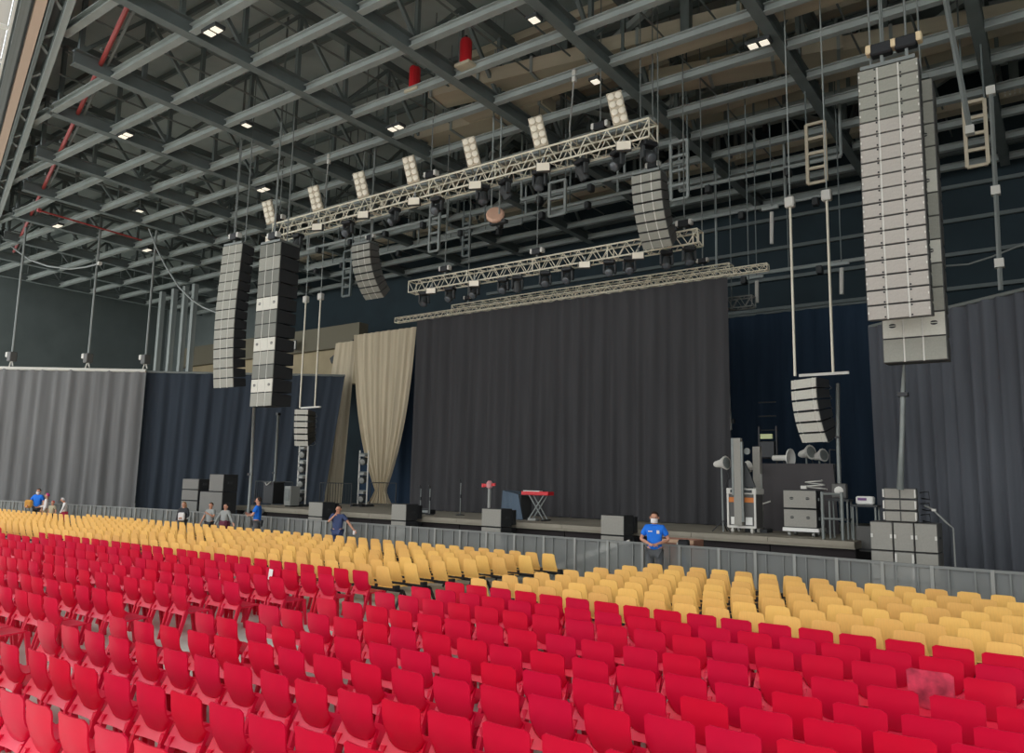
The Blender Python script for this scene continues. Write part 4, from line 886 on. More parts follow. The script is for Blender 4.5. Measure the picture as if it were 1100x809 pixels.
# red moulded chair: local origin on the floor below the top edge of the back, facing +Y
def red_parts(M=RED):
    def back(u, v):                     # v: 0 top .. 1 bottom
        s = 2*u-1; w = 0.207-0.006*(1-v)-0.01*v
        corner = max(0.0, abs(s)-0.78)/0.22
        z = 0.82-0.37*v-(0.026*corner**2)*(1-v)**3 + (0.10*(abs(s)**4.5))*v**3
        y = 0.0+0.055*v+0.03*s*s*(1-v*0.3) - 0.012*math.sin(math.pi*v) + 0.03*v**4
        if v < 0.02: y -= 0.008
        return (s*w, y, z)
    vs, fs = grid(back, 10, 8); v1, f1 = solid(vs, fs, lambda v: Vector((0, 0.014, 0)))
    backm = mk('backrest', v1, f1, M)
    def lip(u, v):                      # flared lip and flanks running round the foot of the back into the legs
        s = 2*u-1; zb = 0.45+0.105*abs(s)**4.5
        x = s*(0.206+0.014*v); y = 0.09-0.055*v-0.03*abs(s)**3*v+0.008; z = zb-0.004-(0.055+0.1*abs(s)**4)*v
        return (x, y, z)
    vs, fs = grid(lip, 12, 3); v2, f2 = solid(vs, fs, lambda v: Vector((0, 0.03, -0.004)))
    def seat(u, v):
        s = 2*u-1; y = 0.085+0.43*v; z = 0.43+0.02*v-0.018*math.cos(s*1.5)*math.sin(math.pi*min(1, v*1.05)) - (0.03*max(0, v-0.85)/0.15)
        return (s*(0.2+0.016*math.sin(math.pi*v)), y, z)
    vs, fs = grid(seat, 6, 6); v3, f3 = solid(vs, fs, lambda v: Vector((0, 0, -0.022)))
    n = len(v2); seatm = mk('seat', v2+v3, f2+[tuple(n+i for i in f) for f in f3], M)
    def leg(p0, p1, a0, a1, b0, b1):
        vs = []
        for p, a, b in ((p0, a0, b0), (p1, a1, b1)):
            for dx, dy in ((-1, -1), (1, -1), (1, 1), (-1, 1)): vs.append(Vector(p)+Vector((dx*a, dy*b, 0)))
        return vs, [(3, 2, 1, 0), (4, 5, 6, 7), (0, 1, 5, 4), (1, 2, 6, 5), (2, 3, 7, 6), (3, 0, 4, 7)]
    legs = []
    for s in (-1, 1):
        v, f = leg((s*0.205, -0.06, 0), (s*0.19, 0.075, 0.455), 0.017, 0.022, 0.02, 0.03); legs.append(mk('leg', v, f, M, False))
        v, f = leg((s*0.2, 0.53, 0), (s*0.185, 0.47, 0.43), 0.018, 0.024, 0.02, 0.032); legs.append(mk('leg', v, f, M, False))
    return [('backrest', backm), ('seat', seatm)]+[('leg', l) for l in legs]
def yellow_parts(M=YEL):
    def back(u, v):
        s = 2*u-1; w = 0.165+0.045*min(1, v*1.1)
        corner = max(0.0, abs(s)-0.7)/0.3
        z = 0.82-0.40*v-0.022*corner**2*(1-v)**2; y = 0.0+0.07*v+0.02*s*s-0.01*math.sin(math.pi*v)+0.04*v**5
        return (s*w, y, z)
    vs, fs = grid(back, 6, 6); v1, f1 = solid(vs, fs, lambda v: Vector((0, 0.013, 0)))
    def seat(u, v):
        s = 2*u-1; return (s*(0.21-0.012*v), 0.11+0.43*v, 0.42+0.025*v-0.015*math.sin(math.pi*v)-0.04*max(0, v-0.85)/0.15)
    vs, fs = grid(seat, 4, 5); v3, f3 = solid(vs, fs, lambda v: Vector((0, 0, -0.014)))
    br = []
    for c, s in (((0.2425, 0.17, 0.41), (0.07, 0.14, 0.09)), ((0, 0.33, 0.375), (0.3, 0.05, 0.05))):
        n = len(br); br += [Vector((c[0]+dx*s[0]/2, c[1]+dy*s[1]/2, c[2]+dz*s[2]/2)) for dx in (-1, 1) for dy in (-1, 1) for dz in (-1, 1)]
    bf = [tuple(k*8+t for t in f) for k in range(2) for f in ((0, 1, 3, 2), (4, 6, 7, 5), (0, 4, 5, 1), (2, 3, 7, 6), (0, 2, 6, 4), (1, 5, 7, 3))]
    return [('backrest', mk('backrest', v1, f1, M)), ('seat', mk('seat', v3, f3, M)), ('bracket', mk('bracket', br, bf, BLACKPL, False))]
REDP_, YELP_ = red_parts(), yellow_parts()
P = 0.485
def in_view(X, Y):
    ok = False
    for z in (0.0, 0.82):
        for dy in (0, 0.5):
            q = proj((X, Y+dy, z))
            if q and -75 < q[0] < 1175 and q[1] < 880: ok = True
    return ok
red = []; yel = []
def barY(X): return 17.0 if X > -29 else 17.0+(X+29)*(1.75/14.6)
RB = [10.1, 9.3, 8.5, 7.52, 6.62, 5.72, 4.97, 4.3, 3.5, 2.75]; RS = [-.035, -.02, -.01, 0.0, .018, .06, .08, .05, .03, .02]
RX = [-8.45, -8.47, -8.48, -8.64, -8.75, -8.82, -9.31, -9.63, -9.6, -9.7]
for k in range(10):
    i = 0
    while True:
        X = RX[k]+P*i; i += 1
        if X > 3: break
        Y = RB[k]+RS[k]*(X+8.6)
        if in_view(X, Y): red.append((X, Y, 'right', k+1, i))
LB = [10.13, 9.3, 8.5, 7.64, 6.84, 5.88, 5.08, 4.3]; LX = [-10.77, -10.75, -11.02, -11.06, -11.23, -11.26, -11.4, -11.4]
for k in range(8):
    i = 0
    while True:
        X = LX[k]-P*i; i += 1
        if X < -48: break
        if k == 0 and -26.2 < X < -23.75: continue
        Y = LB[k]+0.008*(X+11)
        if in_view(X, Y): red.append((X, Y, 'left', k+1, i))
YY = [15.62, 14.84, 14.06, 13.28, 12.5, 11.72, 10.96]
YL = [-10.2, -10.33, -10.5, -10.7, -10.9, -10.98, -11.0]; YR = [-7.35, -7.56, -7.8, -8.02, -8.2, -8.38, -8.5]
for k in range(7):
    i = 0
    while True:
        X = YL[k]-P*i; i += 1
        if X < -48: break
        if YY[k]+0.95 > barY(X): continue
        if in_view(X, YY[k]): yel.append((X, YY[k], 'left', k+1, i))
    i = 0
    while True:
        X = YR[k]+P*i; i += 1
        if X > 3: break
        Y = YY[k]-0.2-0.035*(X+7.3)
        if in_view(X, Y): yel.append((X, Y, 'right', k+1, i))
print('red', len(red), 'yellow', len(yel))
def seat_row(lst, parts, name, lab, cat, grp, limit, restname, restlabel, jit):
    def order(s):
        q = proj((s[0], s[1], 0.8)); inside = q is not None and -12 < q[0] < 1112 and q[1] < 818
        return (not inside, s[0]**2+s[1]**2)
    lst.sort(key=order); print(name, 'in frame', sum(1 for s in lst if not order(s)[0]))
    rnd = random.Random(3); rest = []
    scuff = min(range(min(limit, len(lst))), key=lambda i: (lambda q: (q[0]-996)**2+(q[1]-728)**2)(proj((lst[i][0], lst[i][1], 0.8)))) if name == 'red_chair' else -1
    for idx, (X, Y, side, row, i) in enumerate(lst):
        M = TR((X+rnd.uniform(-jit, jit), Y+rnd.uniform(-jit*1.6, jit*1.6), 0), R(rnd.uniform(-1, 1)*jit*150))
        if idx >= limit: rest.append((M, parts)); continue
        t = bpy.data.objects.new(name, None); t.empty_display_size = 0.1; put(t, M)
        l = '%s %s from the aisle, %s row from stage, %s %s block' % (lab, ordw(i), ordw(row), side, cat[1])
        if idx == scuff: l = 'scuffed '+l
        tag(t, l, cat[0], grp)
        for nm, me in parts:
            o = bpy.data.objects.new(nm, me); COL.objects.link(o); o.parent = t
            if idx == scuff and nm == 'backrest':
                o.data = me.copy(); o.data.materials.clear(); o.data.materials.append(REDW)
    if rest:
        vs = []; fs = []; mi = []; mats = []
        for M, ps in rest:
            for nm, me in ps:
                mt = me.materials[0]
                if mt not in mats: mats.append(mt)
                n = len(vs); vs += [M @ v.co for v in me.vertices]
                for p in me.polygons: fs.append(tuple(n+q for q in p.vertices)); mi.append(mats.index(mt))
        me = bpy.data.meshes.new(restname); me.from_pydata([tuple(v) for v in vs], [], fs)
        for m_ in mats: me.materials.append(m_)
        me.polygons.foreach_set('material_index', mi); me.shade_smooth()
        try: me.set_sharp_from_angle(angle=R(40))
        except Exception: pass
        o = put(bpy.data.objects.new(restname, me), Matrix.Identity(4)); tag(o, restlabel, cat[0], kind='stuff')
seat_row(red, REDP_, 'red_chair', 'red plastic chair', ('chair', 'red'), 'red plastic chairs in rows', 300, 'distant_red_chairs', 'outlying red plastic chairs at the far ends of the red rows', 0.014)
seat_row(yel, YELP_, 'yellow_seat', 'yellow wooden seat', ('seat', 'yellow'), 'yellow wooden seats in rows', 300, 'distant_yellow_seats', 'farthest yellow wooden seats at the left end of the rows', 0.004)
# beams and legs carrying each yellow row
for k in range(7):
    for side in ('left', 'right'):
        xs = [s for s in yel if s[2] == side and s[3] == k+1]
        if not xs: continue
        a = min(xs, key=lambda s: s[0]); b = max(xs, key=lambda s: s[0])
        p = Vector((a[0]-0.2, a[1]+0.33, 0)); q = Vector((b[0]+0.26, b[1]+0.33, 0))
        t = thing('seat_beam', 'dark beam and legs under yellow row %s from stage, %s block' % (ordw(k+1), side), 'seat frame', p, group='frames under the yellow seats')
        bar('beam', p+Vector((0, 0, 0.335)), q+Vector((0, 0, 0.335)), 0.06, 0.05, BLACKPL, t); bar('rear_beam', p+Vector((0, -0.2, 0.375)), q+Vector((0, -0.2, 0.375)), 0.03, 0.035, BLACKPL, t)
        n = max(1, round((q-p).length/1.94))
        for i in range(n+1):
            c = p+(q-p)*(i/n)
            bar('leg', c+Vector((0, -0.2, 0)), c+Vector((0, -0.02, 0.33)), 0.04, 0.04, BLACKPL, t); bar('leg', c+Vector((0, 0.2, 0)), c+Vector((0, 0.02, 0.33)), 0.04, 0.04, BLACKPL, t)
q = min([s for s in red if s[2] == 'left'], key=lambda s: (lambda a: (a[0]-287)**2+(a[1]-608)**2)(proj((s[0], s[1], 0.78))))
o = thing('paper_sheet', 'white sheet of paper stuck to a red chair back in left block', 'paper', (q[0], q[1]-0.02, 0.55))
mesh_obj('sheet', [(q[0]-0.06, q[1]-0.02, 0.61), (q[0]+0.06, q[1]-0.025, 0.6), (q[0]+0.065, q[1]-0.005, 0.79), (q[0]-0.055, q[1], 0.8)], [(0, 1, 2, 3)], WHITE, o)

# ================================================================== PEOPLE
def skin(verts, edges, radii, sub=2, root=0):
    me = bpy.data.meshes.new('sk'); me.from_pydata([tuple(v) for v in verts], edges, []); ob = bpy.data.objects.new('sk', me); COL.objects.link(ob)
    ob.modifiers.new('s', 'SKIN'); s = ob.modifiers.new('d', 'SUBSURF'); s.levels = sub; s.render_levels = sub
    lay = me.skin_vertices[0].data if me.skin_vertices else None
    if lay is None:
        bm = bmesh.new(); bm.from_mesh(me); bm.verts.layers.skin.verify(); bm.to_mesh(me); bm.free(); lay = me.skin_vertices[0].data
    for i, r in enumerate(radii):
        lay[i].radius = r if isinstance(r, tuple) else (r, r); lay[i].use_root = (i == root)
    bpy.context.view_layer.update()
    dg = bpy.context.evaluated_depsgraph_get(); res = bpy.data.meshes.new_from_object(ob.evaluated_get(dg))
    bpy.data.objects.remove(ob); res.shade_smooth(); return res
def person(label, loc, rz, H, shirt, trousers, hair, mask=False, pose=None, long_hair=False, sleeves='short', extra=None, skirt=False, hat=None):
    "figure facing local -Y, feet at loc; pose overrides joint positions given for a 1.75 m body"
    k = H/1.75
    J = {'pelvis': (0, 0, 0.95), 'belly': (0, -0.01, 1.1), 'chest': (0, 0, 1.3), 'neck': (0, 0.01, 1.49), 'head0': (0, -0.012, 1.565), 'head': (0, -0.005, 1.645), 'crown': (0, 0.005, 1.725),
         'shL': (-0.172, 0, 1.42), 'shR': (0.172, 0, 1.42), 'elL': (-0.27, 0.02, 1.14), 'elR': (0.27, 0.02, 1.14), 'wrL': (-0.26, -0.08, 0.9), 'wrR': (0.26, -0.08, 0.9),
         'hipL': (-0.1, 0, 0.9), 'hipR': (0.1, 0, 0.9), 'knL': (-0.11, -0.02, 0.49), 'knR': (0.11, -0.02, 0.49), 'anL': (-0.11, 0.02, 0.08), 'anR': (0.11, 0.02, 0.08), 'toL': (-0.12, -0.16, 0.035), 'toR': (0.12, -0.16, 0.035)}
    if pose: J.update(pose)
    V = {n: Vector(v) for n, v in J.items()}
    t = thing('person', label, 'person', loc, rz); M = W[t.name] @ Matrix.Scale(k, 4)
    names = []; vs = []; rs = []; es = []
    def add(n, v, r): names.append(n); vs.append(Vector(v)); rs.append(r); return len(vs)-1
    R_ = {'pelvis': (0.15, 0.105), 'belly': (0.14, 0.1), 'chest': (0.15, 0.088), 'neck': 0.055, 'head0': 0.07, 'head': (0.084, 0.1), 'crown': (0.07, 0.08), 'shL': 0.052, 'shR': 0.052, 'elL': 0.042, 'elR': 0.042, 'wrL': 0.028, 'wrR': 0.028, 'hipL': 0.088, 'hipR': 0.088, 'knL': 0.058, 'knR': 0.058, 'anL': 0.04, 'anR': 0.04, 'toL': 0.034, 'toR': 0.034}
    ix = {n: add(n, V[n], R_[n]) for n in V}
    for a, b in (('pelvis', 'belly'), ('belly', 'chest'), ('chest', 'neck'), ('neck', 'head0'), ('head0', 'head'), ('head', 'crown'), ('chest', 'shL'), ('chest', 'shR'), ('shL', 'elL'), ('shR', 'elR'), ('elL', 'wrL'), ('elR', 'wrR'), ('pelvis', 'hipL'), ('pelvis', 'hipR'), ('hipL', 'knL'), ('hipR', 'knR'), ('knL', 'anL'), ('knR', 'anR'), ('anL', 'toL'), ('anR', 'toR')): es.append((ix[a], ix[b]))
    for s in 'LR':                                   # palm and five fingers
        w = V['wr'+s]; d = (w-V['el'+s]).normalized(); sgn = -1 if s == 'L' else 1
        side = d.cross(Vector((0, -1, 0.2))).normalized(); curl = side.cross(d).normalized()
        pm = add('palm', w+d*0.075, (0.036, 0.02)); es.append((ix['wr'+s], pm))
        for q in range(4):
            b0 = w+d*0.115+side*(-0.03+0.02*q); ln = (0.062, 0.074, 0.068, 0.052)[q]
            a = add('f', b0, 0.009); b = add('f', b0+d*ln*0.6+curl*0.008, 0.0085); c = add('f', b0+d*ln+curl*0.03, 0.0075); es += [(pm, a), (a, b), (b, c)]
        a = add('th', w+d*0.06+side*0.05*sgn*-1+curl*0.01, 0.01); b = add('th', w+d*0.1+side*0.062*sgn*-1+curl*0.02, 0.009); es += [(pm, a), (a, b)]
    body = skin(vs, es, rs); body.materials.append(SKIN); share('body', body, M, t)
    def wear(nm, chain, edges, rad, m, sub=2):
        ks = list(chain); me = skin([V[n] if n in V else chain[n] for n in ks], [(ks.index(a), ks.index(b)) for a, b in edges], [rad[n] for n in ks], sub); me.materials.append(m); return share(nm, me, M, t)
    eL = V['shL'].lerp(V['elL'], 0.72) if sleeves == 'short' else V['elL'].lerp(V['wrL'], 0.95); eR = V['shR'].lerp(V['elR'], 0.72) if sleeves == 'short' else V['elR'].lerp(V['wrR'], 0.95)
    hem = V['pelvis']+Vector((0, 0, -0.06)); ch = {'pelvis': hem, 'belly': V['belly'], 'chest': V['chest'], 'neckline': V['chest'].lerp(V['neck'], 0.72), 'shL': V['shL'], 'shR': V['shR'], 'cuffL': eL, 'cuffR': eR}
    ed = [('pelvis', 'belly'), ('belly', 'chest'), ('chest', 'neckline'), ('chest', 'shL'), ('chest', 'shR')]
    rad = {'pelvis': (0.172, 0.128), 'belly': (0.165, 0.125), 'chest': (0.185, 0.122), 'neckline': 0.075, 'shL': 0.078, 'shR': 0.078, 'cuffL': 0.07 if sleeves == 'short' else 0.042, 'cuffR': 0.07 if sleeves == 'short' else 0.042}
    if sleeves == 'short': ed += [('shL', 'cuffL'), ('shR', 'cuffR')]
    else:
        ch['e1'] = V['elL']; ch['e2'] = V['elR']; rad['e1'] = rad['e2'] = 0.056; ed += [('shL', 'e1'), ('e1', 'cuffL'), ('shR', 'e2'), ('e2', 'cuffR')]
    me = skin([ch[n] for n in ch], [(list(ch).index(a), list(ch).index(b)) for a, b in ed], [rad[n] for n in ch]); me.materials.append(shirt); sh = share('shirt', me, M, t)
    ch = {'pelvis': V['pelvis'], 'hipL': V['hipL'], 'hipR': V['hipR'], 'knL': V['knL'], 'knR': V['knR'], 'anL': V['anL']+Vector((0, 0, 0.02)), 'anR': V['anR']+Vector((0, 0, 0.02))}
    ed = [('pelvis', 'hipL'), ('pelvis', 'hipR'), ('hipL', 'knL'), ('hipR', 'knR'), ('knL', 'anL'), ('knR', 'anR')]; rad = {'pelvis': (0.16, 0.118), 'hipL': 0.104, 'hipR': 0.104, 'knL': 0.076, 'knR': 0.076, 'anL': 0.062, 'anR': 0.062}
    me = skin([ch[n] for n in ch], [(list(ch).index(a), list(ch).index(b)) for a, b in ed], [rad[n] for n in ch]); me.materials.append(trousers); share('trousers', me, M, t)
    for s in 'LR': share('shoe', cube_mesh(0.1, 0.27, 0.09, DARKC, 0.03), M @ Matrix.Translation(V['an'+s]*0.5+V['to'+s]*0.5+Vector((0, 0, -0.015))), t)
    hd = V['head']; Mh = M @ Matrix.Translation(hd)
    hv = []; hf = []; nu, nvv = 12, 6
    for j in range(nvv+1):
        ph = (math.pi*0.60)*j/nvv
        for i in range(nu):
            th = 2*math.pi*i/nu; fr = -math.sin(th)            # front is -Y: lift the hairline there
            p2 = ph*(0.42 if math.sin(th) < -0.35 else 1.0)
            hv.append((0.094*math.sin(p2)*math.cos(th), 0.108*math.sin(p2)*math.sin(th)+0.01, 0.118*math.cos(p2)))
    for j in range(nvv):
        for i in range(nu): hf.append((j*nu+i, (j+1)*nu+i, (j+1)*nu+(i+1) % nu, j*nu+(i+1) % nu))
    mesh_obj('hair', hv, hf, hat or hair, t, Mh, smooth=True)
    if long_hair:
        me = skin([hd+Vector((0, 0.04, 0.05)), hd+Vector((0, 0.09, -0.08)), hd+Vector((0, 0.1, -0.28))], [(0, 1), (1, 2)], [0.085, (0.1, 0.05), (0.08, 0.03)]); me.materials.append(hair); share('long_hair', me, M, t)
    for s in (-1, 1):
        share('eye', cube_mesh(0.022, 0.01, 0.012, DARKC), Mh @ Matrix.Translation((s*0.034, -0.094, -0.01)), t); share('ear', cube_mesh(0.02, 0.04, 0.06, SKIN, 0.008), Mh @ Matrix.Translation((s*0.09, 0.005, -0.02)), t)
    if mask:
        mv = []; mf = []
        for j in range(4):
            for i in range(7): th = R(-60+20*i); mv.append((0.086*math.sin(th), -0.104*math.cos(th)-0.012*math.cos(th)*(1 if j in (1, 2) else 0), -0.03-0.032*j))
        for j in range(3):
            for i in range(6): mf.append((j*7+i, (j+1)*7+i, (j+1)*7+i+1, j*7+i+1))
        mesh_obj('face_mask', mv, mf, WHITEC, t, Mh, smooth=True)
    else:
        share('nose', cube_mesh(0.022, 0.03, 0.04, SKIN, 0.008), Mh @ Matrix.Translation((0, -0.1, -0.035)), t); share('mouth', cube_mesh(0.045, 0.008, 0.01, mat('lips', (150, 84, 80), 0.6)), Mh @ Matrix.Translation((0, -0.088, -0.078)), t)
    if extra: extra(t, M, V)
    return t
def at_barrier(x, y, Y): p = PY(x, y, Y); return (p.x, Y, 0), p.z
CLASP = {'elL': (-0.29, 0.0, 1.17), 'elR': (0.3, 0.0, 1.17), 'wrL': (-0.1, -0.24, 1.1), 'wrR': (0.1, -0.24, 1.1)}
CROSS = {'elL': (-0.28, -0.1, 1.16), 'elR': (0.28, -0.1, 1.16), 'wrL': (0.02, -0.26, 1.2), 'wrR': (-0.02, -0.28, 1.16)}
loc, z = at_barrier(703, 550, 16.45); toward = math.atan2(-loc[0], loc[1])
def badge(t, M, V):
    share('chest_print', cube_mesh(0.09, 0.008, 0.022, WHITEC), M @ Matrix.Translation((-0.08, -0.128, 1.345)), t)
    share('chest_emblem', cube_mesh(0.06, 0.008, 0.07, WHITEC, 0.003), M @ Matrix.Translation((0.085, -0.128, 1.335)), t)
    share('collar', cube_mesh(0.15, 0.13, 0.035, BLUE, 0.015), M @ Matrix.Translation((0, 0.0, 1.475)), t)
person('man in blue polo shirt and white mask, hands clasped, by the barrier', loc, R(20), z, BLUE, CHARC, HAIRD, mask=True, pose=CLASP, extra=badge)
loc, z = at_barrier(278, 534, 16.4)
person('person in blue polo shirt with folded arms facing left at the barrier', loc, R(-50), z, BLUE, CHARC, HAIRD, pose=CROSS)
loc, z = at_barrier(364, 543, 16.3)
def paper(t, M, V): share('white_cloth', cube_mesh(0.1, 0.06, 0.14, WHITEC, 0.02), M @ Matrix.Translation(V['wrR']+Vector((0.04, -0.02, -0.09))), t)
person('person in navy t-shirt, one hand at the face, other arm stretched out', loc, R(25), z, NAVYC, NAVYC, HAIRD, pose={'elL': (-0.26, -0.16, 1.22), 'wrL': (-0.05, -0.2, 1.43), 'elR': (0.38, -0.02, 1.2), 'wrR': (0.58, -0.1, 1.0)}, extra=paper)
loc, z = at_barrier(198, 539, 16.4)
person('person with long fair hair, dark jacket and white bag at the barrier', loc, R(30), z, DARKC, DARKC, HAIRB, long_hair=True, sleeves='long', pose={'wrR': (0.1, -0.22, 1.08), 'elR': (0.27, -0.06, 1.14)}, extra=lambda t, M, V: share('white_bag', cube_mesh(0.3, 0.12, 0.34, WHITEC, 0.04), M @ Matrix.Translation((0.03, -0.2, 1.12)), t))
loc, z = at_barrier(227, 540, 16.35)
person('person in pale grey shirt and dark trousers, arm hanging, at the barrier', loc, R(15), z, GREYC, DARKC, HAIRD, pose={'elL': (-0.33, 0, 1.16), 'wrL': (-0.42, -0.04, 0.94), 'elR': (0.27, -0.1, 1.18), 'wrR': (0.12, -0.24, 1.3)})
loc, z = at_barrier(243, 541, 16.2)
person('person in grey top with maroon wrap, leaning with arms spread', loc, R(10), z, GREYC, MAROON, HAIRD, sleeves='long', pose={'elL': (-0.36, -0.05, 1.16), 'wrL': (-0.46, -0.1, 0.9), 'elR': (0.36, -0.05, 1.18), 'wrR': (0.56, -0.12, 1.0)}, extra=lambda t, M, V: share('maroon_wrap', cube_mesh(0.42, 0.32, 0.3, MAROON, 0.08), M @ Matrix.Translation((0, -0.01, 0.95)), t))
SIT = {'knL': (-0.13, -0.42, 0.86), 'knR': (0.13, -0.42, 0.86), 'anL': (-0.13, -0.44, 0.45), 'anR': (0.13, -0.44, 0.45), 'toL': (-0.14, -0.58, 0.4), 'toR': (0.14, -0.58, 0.4)}
loc, z = at_barrier(42, 525, 15.7)
person('person in blue top and white mask with a yellow bag, far left group', loc, R(35), z, BLUE, DARKC, HAIRD, mask=True, pose={'elL': (-0.34, -0.04, 1.14), 'wrL': (-0.28, -0.26, 1.0)}, extra=lambda t, M, V: share('yellow_bag', cube_mesh(0.34, 0.16, 0.36, OCHRE, 0.06), M @ Matrix.Translation((-0.3, -0.16, 1.08)), t))
loc, z = at_barrier(51, 530, 15.68)
person('person with magenta headscarf and white top, far left group', loc, R(-30), z, WHITEC, KHAKI, mat('magenta_scarf', (206, 60, 130), 0.8), pose={'elL': (-0.3, -0.12, 1.12), 'wrL': (-0.24, -0.32, 1.08)}, sleeves='long')
loc, z = at_barrier(57, 538, 15.62)
person('small person with red cap and khaki top, far left group', loc, R(20), z, KHAKI, DARKC, HAIRD, hat=REDP, pose=None)
loc, z = at_barrier(71, 534, 15.8)
person('person with white cap, white top and crimson trousers, leaning, far left', loc, R(-25), z, WHITEC, CRIM, HAIRB, hat=WHITEC, sleeves='long', pose={'crown': (0, -0.17, 1.68), 'head': (0, -0.16, 1.6), 'head0': (0, -0.1, 1.54), 'neck': (0, -0.05, 1.47), 'elL': (-0.36, -0.1, 1.14), 'wrL': (-0.48, -0.2, 0.92), 'elR': (0.34, -0.1, 1.14), 'wrR': (0.46, -0.2, 0.94)})

# ================================================================== HANGING ODDS AND ENDS
# rods and hoists over the left drapes
for i, (x, y, yt) in enumerate(((13, 383, 252), (95, 383, 262), (156, 392, 285))):
    p = PD(x, y, DL); p.z = zl+0.12
    t = thing('drape_hoist', 'pale hoist on a rod, %s above the left grey drape' % ('leftmost', 'middle one', 'rightmost')[i], 'hoist', p, group='hoists above the left grey drape')
    rod('rod', p+Vector((0, 0, 0.4)), (p.x, p.y, ROOF), 0.06, GALV, t); box('motor', p+Vector((0, 0, 0.5)), (0.4, 0.35, 0.5), CAB, t, bev=0.03); box('cover', p+Vector((-0.26, -0.05, 0.62)), (0.22, 0.3, 0.28), PALE, t, bev=0.03)
    for s in (-1, 1): rod('sling', p+Vector((s*0.22, 0, 0)), p+Vector((s*0.05, 0, 0.3)), 0.035, PALE, t)
# slack cables
def arc(label, px, Y, r=0.05): 
    o = thing('slack_cable', label, 'cable', PY(*px[-1], Y)); tube('cable', [PY(x, y, Y) for x, y in px], r, GALV, o); box('end_clamp', PY(*px[-1], Y), (0.16, 0.16, 0.16), PALE, o)
arc('slack cable looping across the upper left below the roof', [(-20, 235), (0, 251), (15, 267), (32, 279), (52, 286), (75, 289), (92, 287), (107, 283)], 18)
arc('slack cable hanging from roof to the leftmost line array', [(160, 246), (168, 266), (178, 286), (192, 308), (206, 322), (218, 330), (236, 337)], 17.6, 0.04)
arc('slack cable at far right below the roof', [(1012, 286), (1040, 284), (1065, 276), (1090, 266), (1115, 258)], 26, 0.03)
# hanging ladders
def ladder(label, x0, x1, y0, y1, Y, n, m=STEELT):
    a = PY(x0, y1, Y); b = PY(x1, y1, Y); zt_ = PY((x0+x1)/2, y0, Y).z; zb = PY((x0+x1)/2, y1, Y).z
    t = thing('hanging_ladder', label, 'ladder', ((a.x+b.x)/2, Y, zb), group='ladder frames hanging from the roof')
    for x in (a.x, b.x): bar('rail', (x, Y, zb), (x, Y, zt_), 0.1, 0.1, m, t)
    for k in range(n+1): z = zb+(zt_-zb)*k/n; bar('rung', (a.x, Y, z), (b.x, Y, z), 0.08, 0.09, m, t)
    for x in (a.x, b.x): rod('hanger', (x, Y, zt_), (x, Y, TOPZ), 0.025, STEELD, t)
ladder('ladder frame hanging left of the right main line array', 868, 888, 132, 196, 25, 4)
ladder('ladder frame hanging right of the right main line array', 1039, 1062, 108, 178, 25, 4)
ladder('ladder frame hanging right of the front truss end', 721, 739, 152, 214, 24.5, 4, STEEL)
ladder('small ladder frame hanging under the right half of front truss', 590, 607, 195, 231, 24, 2, STEEL)
ladder('narrow ladder frame hanging behind the left half of front truss', 461, 471, 212, 270, 25, 6, STEEL)
ladder('dark ladder frame hanging behind the middle truss centre', 497, 504, 232, 275, 27, 5, STEELD)
ladder('narrow ladder frame hanging behind the left curved array', 368, 376, 270, 318, 25, 5, STEELD)
# pipe battens hung in the dark upstage
for i, (x0, x1, yl, Y) in enumerate(((330, 480, 268, 26.0), (480, 720, 250, 27.0), (560, 735, 215, 25.5), (730, 905, 205, 27.5), (700, 930, 245, 29.0), (600, 930, 190, 31.0), (770, 935, 300, 29.4), (330, 560, 290, 29.0))):
    a = PY(x0, yl, Y); b = PY(x1, yl, Y); z = a.z if i != 1 else a.z
    t = thing('pipe_batten', 'dark horizontal lighting pipe hanging upstage, %s in the group' % ordw(i+1), 'pipe', (a.x, Y, z), group='lighting pipes hanging upstage')
    rod('pipe', (a.x, Y, z), (b.x, Y, z), 0.075, STEEL, t)
    n = max(2, int((b.x-a.x)/2.2))
    for k in range(n+1):
        X = a.x+(b.x-a.x)*k/n; rod('cable', (X, Y, z), (X, Y, TOPZ), 0.028 if k % 2 else 0.05, STEELD if k % 2 else STEEL, t)
    for k in range(n): X = a.x+(b.x-a.x)*(k+0.4)/n; box('lamp_body', (X, Y-0.05, z-0.22), (0.22, 0.3, 0.3), DGREY, t, bev=0.03)
# long pipes at far right
o = thing('hanging_pipe', 'slanting pale pipe hanging above the right ladder frame', 'pipe', PY(1042, 140, 20)); rod('pipe', PY(1014, -10, 20), PY(1042, 140, 20), 0.07, GALV, o); box('end_cap', PY(1042, 140, 20), (0.18, 0.18, 0.2), PALE, o)
o = thing('hanging_pipe', 'vertical pale pipe hanging down to the right slate drape', 'pipe', PY(1075, 312, 22)); rod('pipe', PY(1064, 92, 22), PY(1075, 312, 22), 0.06, GALV, o)
for y in (98, 205, 283): box('joint', PY(1064+(y-92)*0.05, y, 22), (0.2, 0.2, 0.22), PALE, o)
for x, y0, y1, Y, lab in ((829, 228, 262, 27, 'left'), (904, 288, 316, 27, 'right'), (813, 302, 325, 27, 'lowest')):
    a = PY(x, y0, Y); b = PY(x, y1, Y); o = thing('strip_light', 'short pale upright tube hanging upstage right, %s one' % lab, 'light', b, group='upright tubes upstage'); rod('tube', b, a, 0.07, PALE, o, 8); box('bracket', (a.x-0.05, Y, a.z+0.15), (0.6, 0.12, 0.1), STEEL, o); rod('cable', (a.x, Y, a.z+0.15), (a.x, Y, TOPZ), 0.02, STEELD, o)
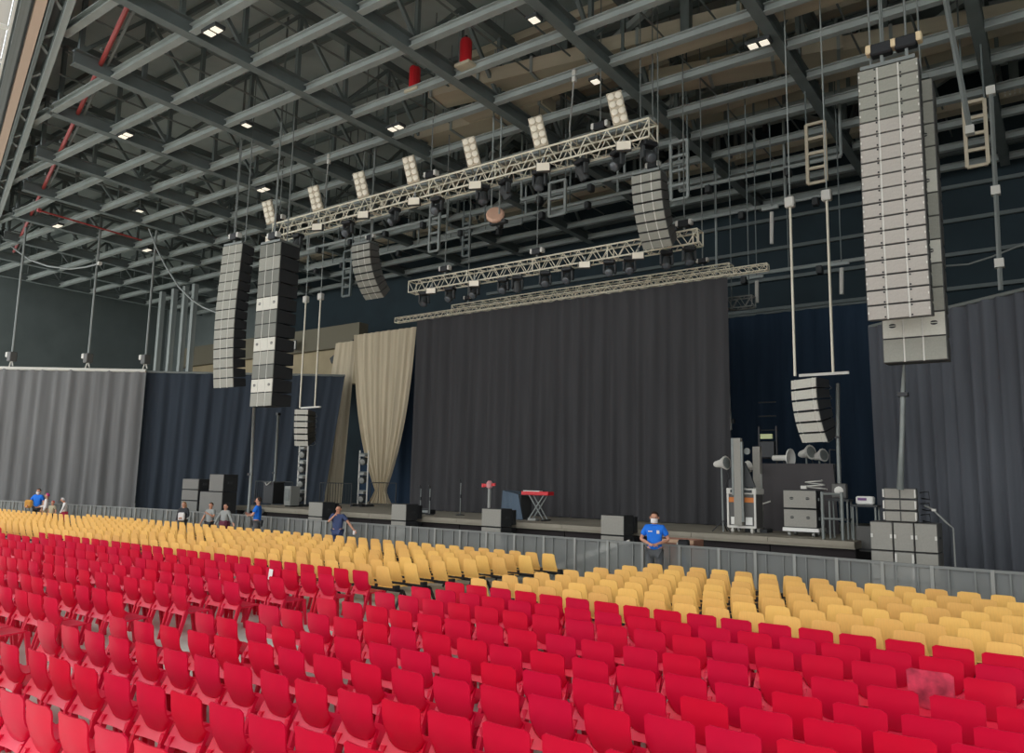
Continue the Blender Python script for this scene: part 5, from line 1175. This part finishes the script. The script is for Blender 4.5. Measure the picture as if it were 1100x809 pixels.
# catwalk with pale panels, upper right
Y = 28.2; z0 = PY(800, 128, Y).z
o = thing('catwalk', 'catwalk with tan side panels below the roof at upper right', 'catwalk', (PY(735, 128, Y).x, Y, z0))
xa, xb = PY(722, 138, Y).x, 8.0
bar('bottom_beam', (xa, Y, z0-0.1), (xb, Y, z0-0.1), 0.5, 0.35, STEEL, o); bar('top_beam', (xa, Y, z0+1.6), (xb, Y, z0+1.6), 0.4, 0.3, STEEL, o)
n = 9
for i in range(n):
    w = (xb-xa)/n; box('panel', (xa+w*(i+0.5), Y+0.1, z0+0.78), (w-0.12, 0.06, 1.2), STEELT, o)
    if i % 2 == 1: box('vent', (xa+w*(i+0.5), Y+0.05, z0+0.95), (w*0.5, 0.04, 0.35), BLACK, o)
    bar('post', (xa+w*i, Y, z0), (xa+w*i, Y, z0+1.6), 0.12, 0.12, STEELD, o)
# broad pale ducts above the grid
for i, (p, q) in enumerate(((PZ(468, 104, 16.6), PZ(640, 62, 16.6)), (PZ(640, 60, 17.0), PZ(800, 20, 17.0)), (PZ(700, 90, 16.7), PZ(905, 52, 16.7)), (PZ(880, 60, 16.8), PZ(1130, 10, 16.8)), (PZ(450, 150, 16.4), PZ(590, 110, 16.4)))):
    o = thing('air_duct', 'broad tan duct above the roof grid, %s in the group' % ordw(i+1), 'duct', p, group='tan ducts above the roof grid')
    bar('duct', p, q, 1.0, 0.5, STEELT, o)
    for k in (0.02, 0.33, 0.66, 0.98): c = p+(q-p)*k; dd = (q-p).normalized(); bar('flange', c-dd*0.05, c+dd*0.05, 1.1, 0.6, STEEL, o)
# red cylinders on the grid
for i, (x, y) in enumerate(((445, 88), (500, 60))):
    p = PZ(x, y+9, ROOF+0.25); o = thing('red_cylinder', 'red cylinder standing on a roof beam, %s one' % ('left', 'right')[i], 'cylinder', p, group='red cylinders on the roof beams')
    lathe('tank', [(0.2, 0), (0.2, 0.75), (0.16, 0.85), (0.06, 0.9)], REDP, Matrix.Translation(p), o, 12); box('foot', p+Vector((0, 0, -0.05)), (0.6, 0.4, 0.1), STEELT, o); lathe('valve', [(0.05, 0), (0.05, 0.1)], BLACK, Matrix.Translation(p+Vector((0, 0, 0.88))), o, 8)
# roof lights
for i, (x, y, n) in enumerate(((229, 34, 2), (135, 146, 2), (265, 135, 1), (62, 243, 2), (283, 204, 2), (425, 138, 2), (574, 22, 1), (640, 88, 1), (815, 48, 2), (158, 269, 2), (150, 227, 1))):
    p = PZ(x, y, ROOF-0.12); o = thing('ceiling_light', 'small white light under the roof grid, %s in the group' % ordw(i+1), 'light', p, group='white lights under the roof grid')
    box('housing', p+Vector((0, 0, 0.06)), (0.36*n, 0.34, 0.1), DGREY, o)
    for k in range(n): box('diffuser', p+Vector(((k-(n-1)/2)*0.34, 0, 0.0)), (0.24, 0.26, 0.03), GLOW, o)
    rod('hanger', p+Vector((0, 0, 0.1)), p+Vector((0, 0, 0.6)), 0.02, STEELD, o)
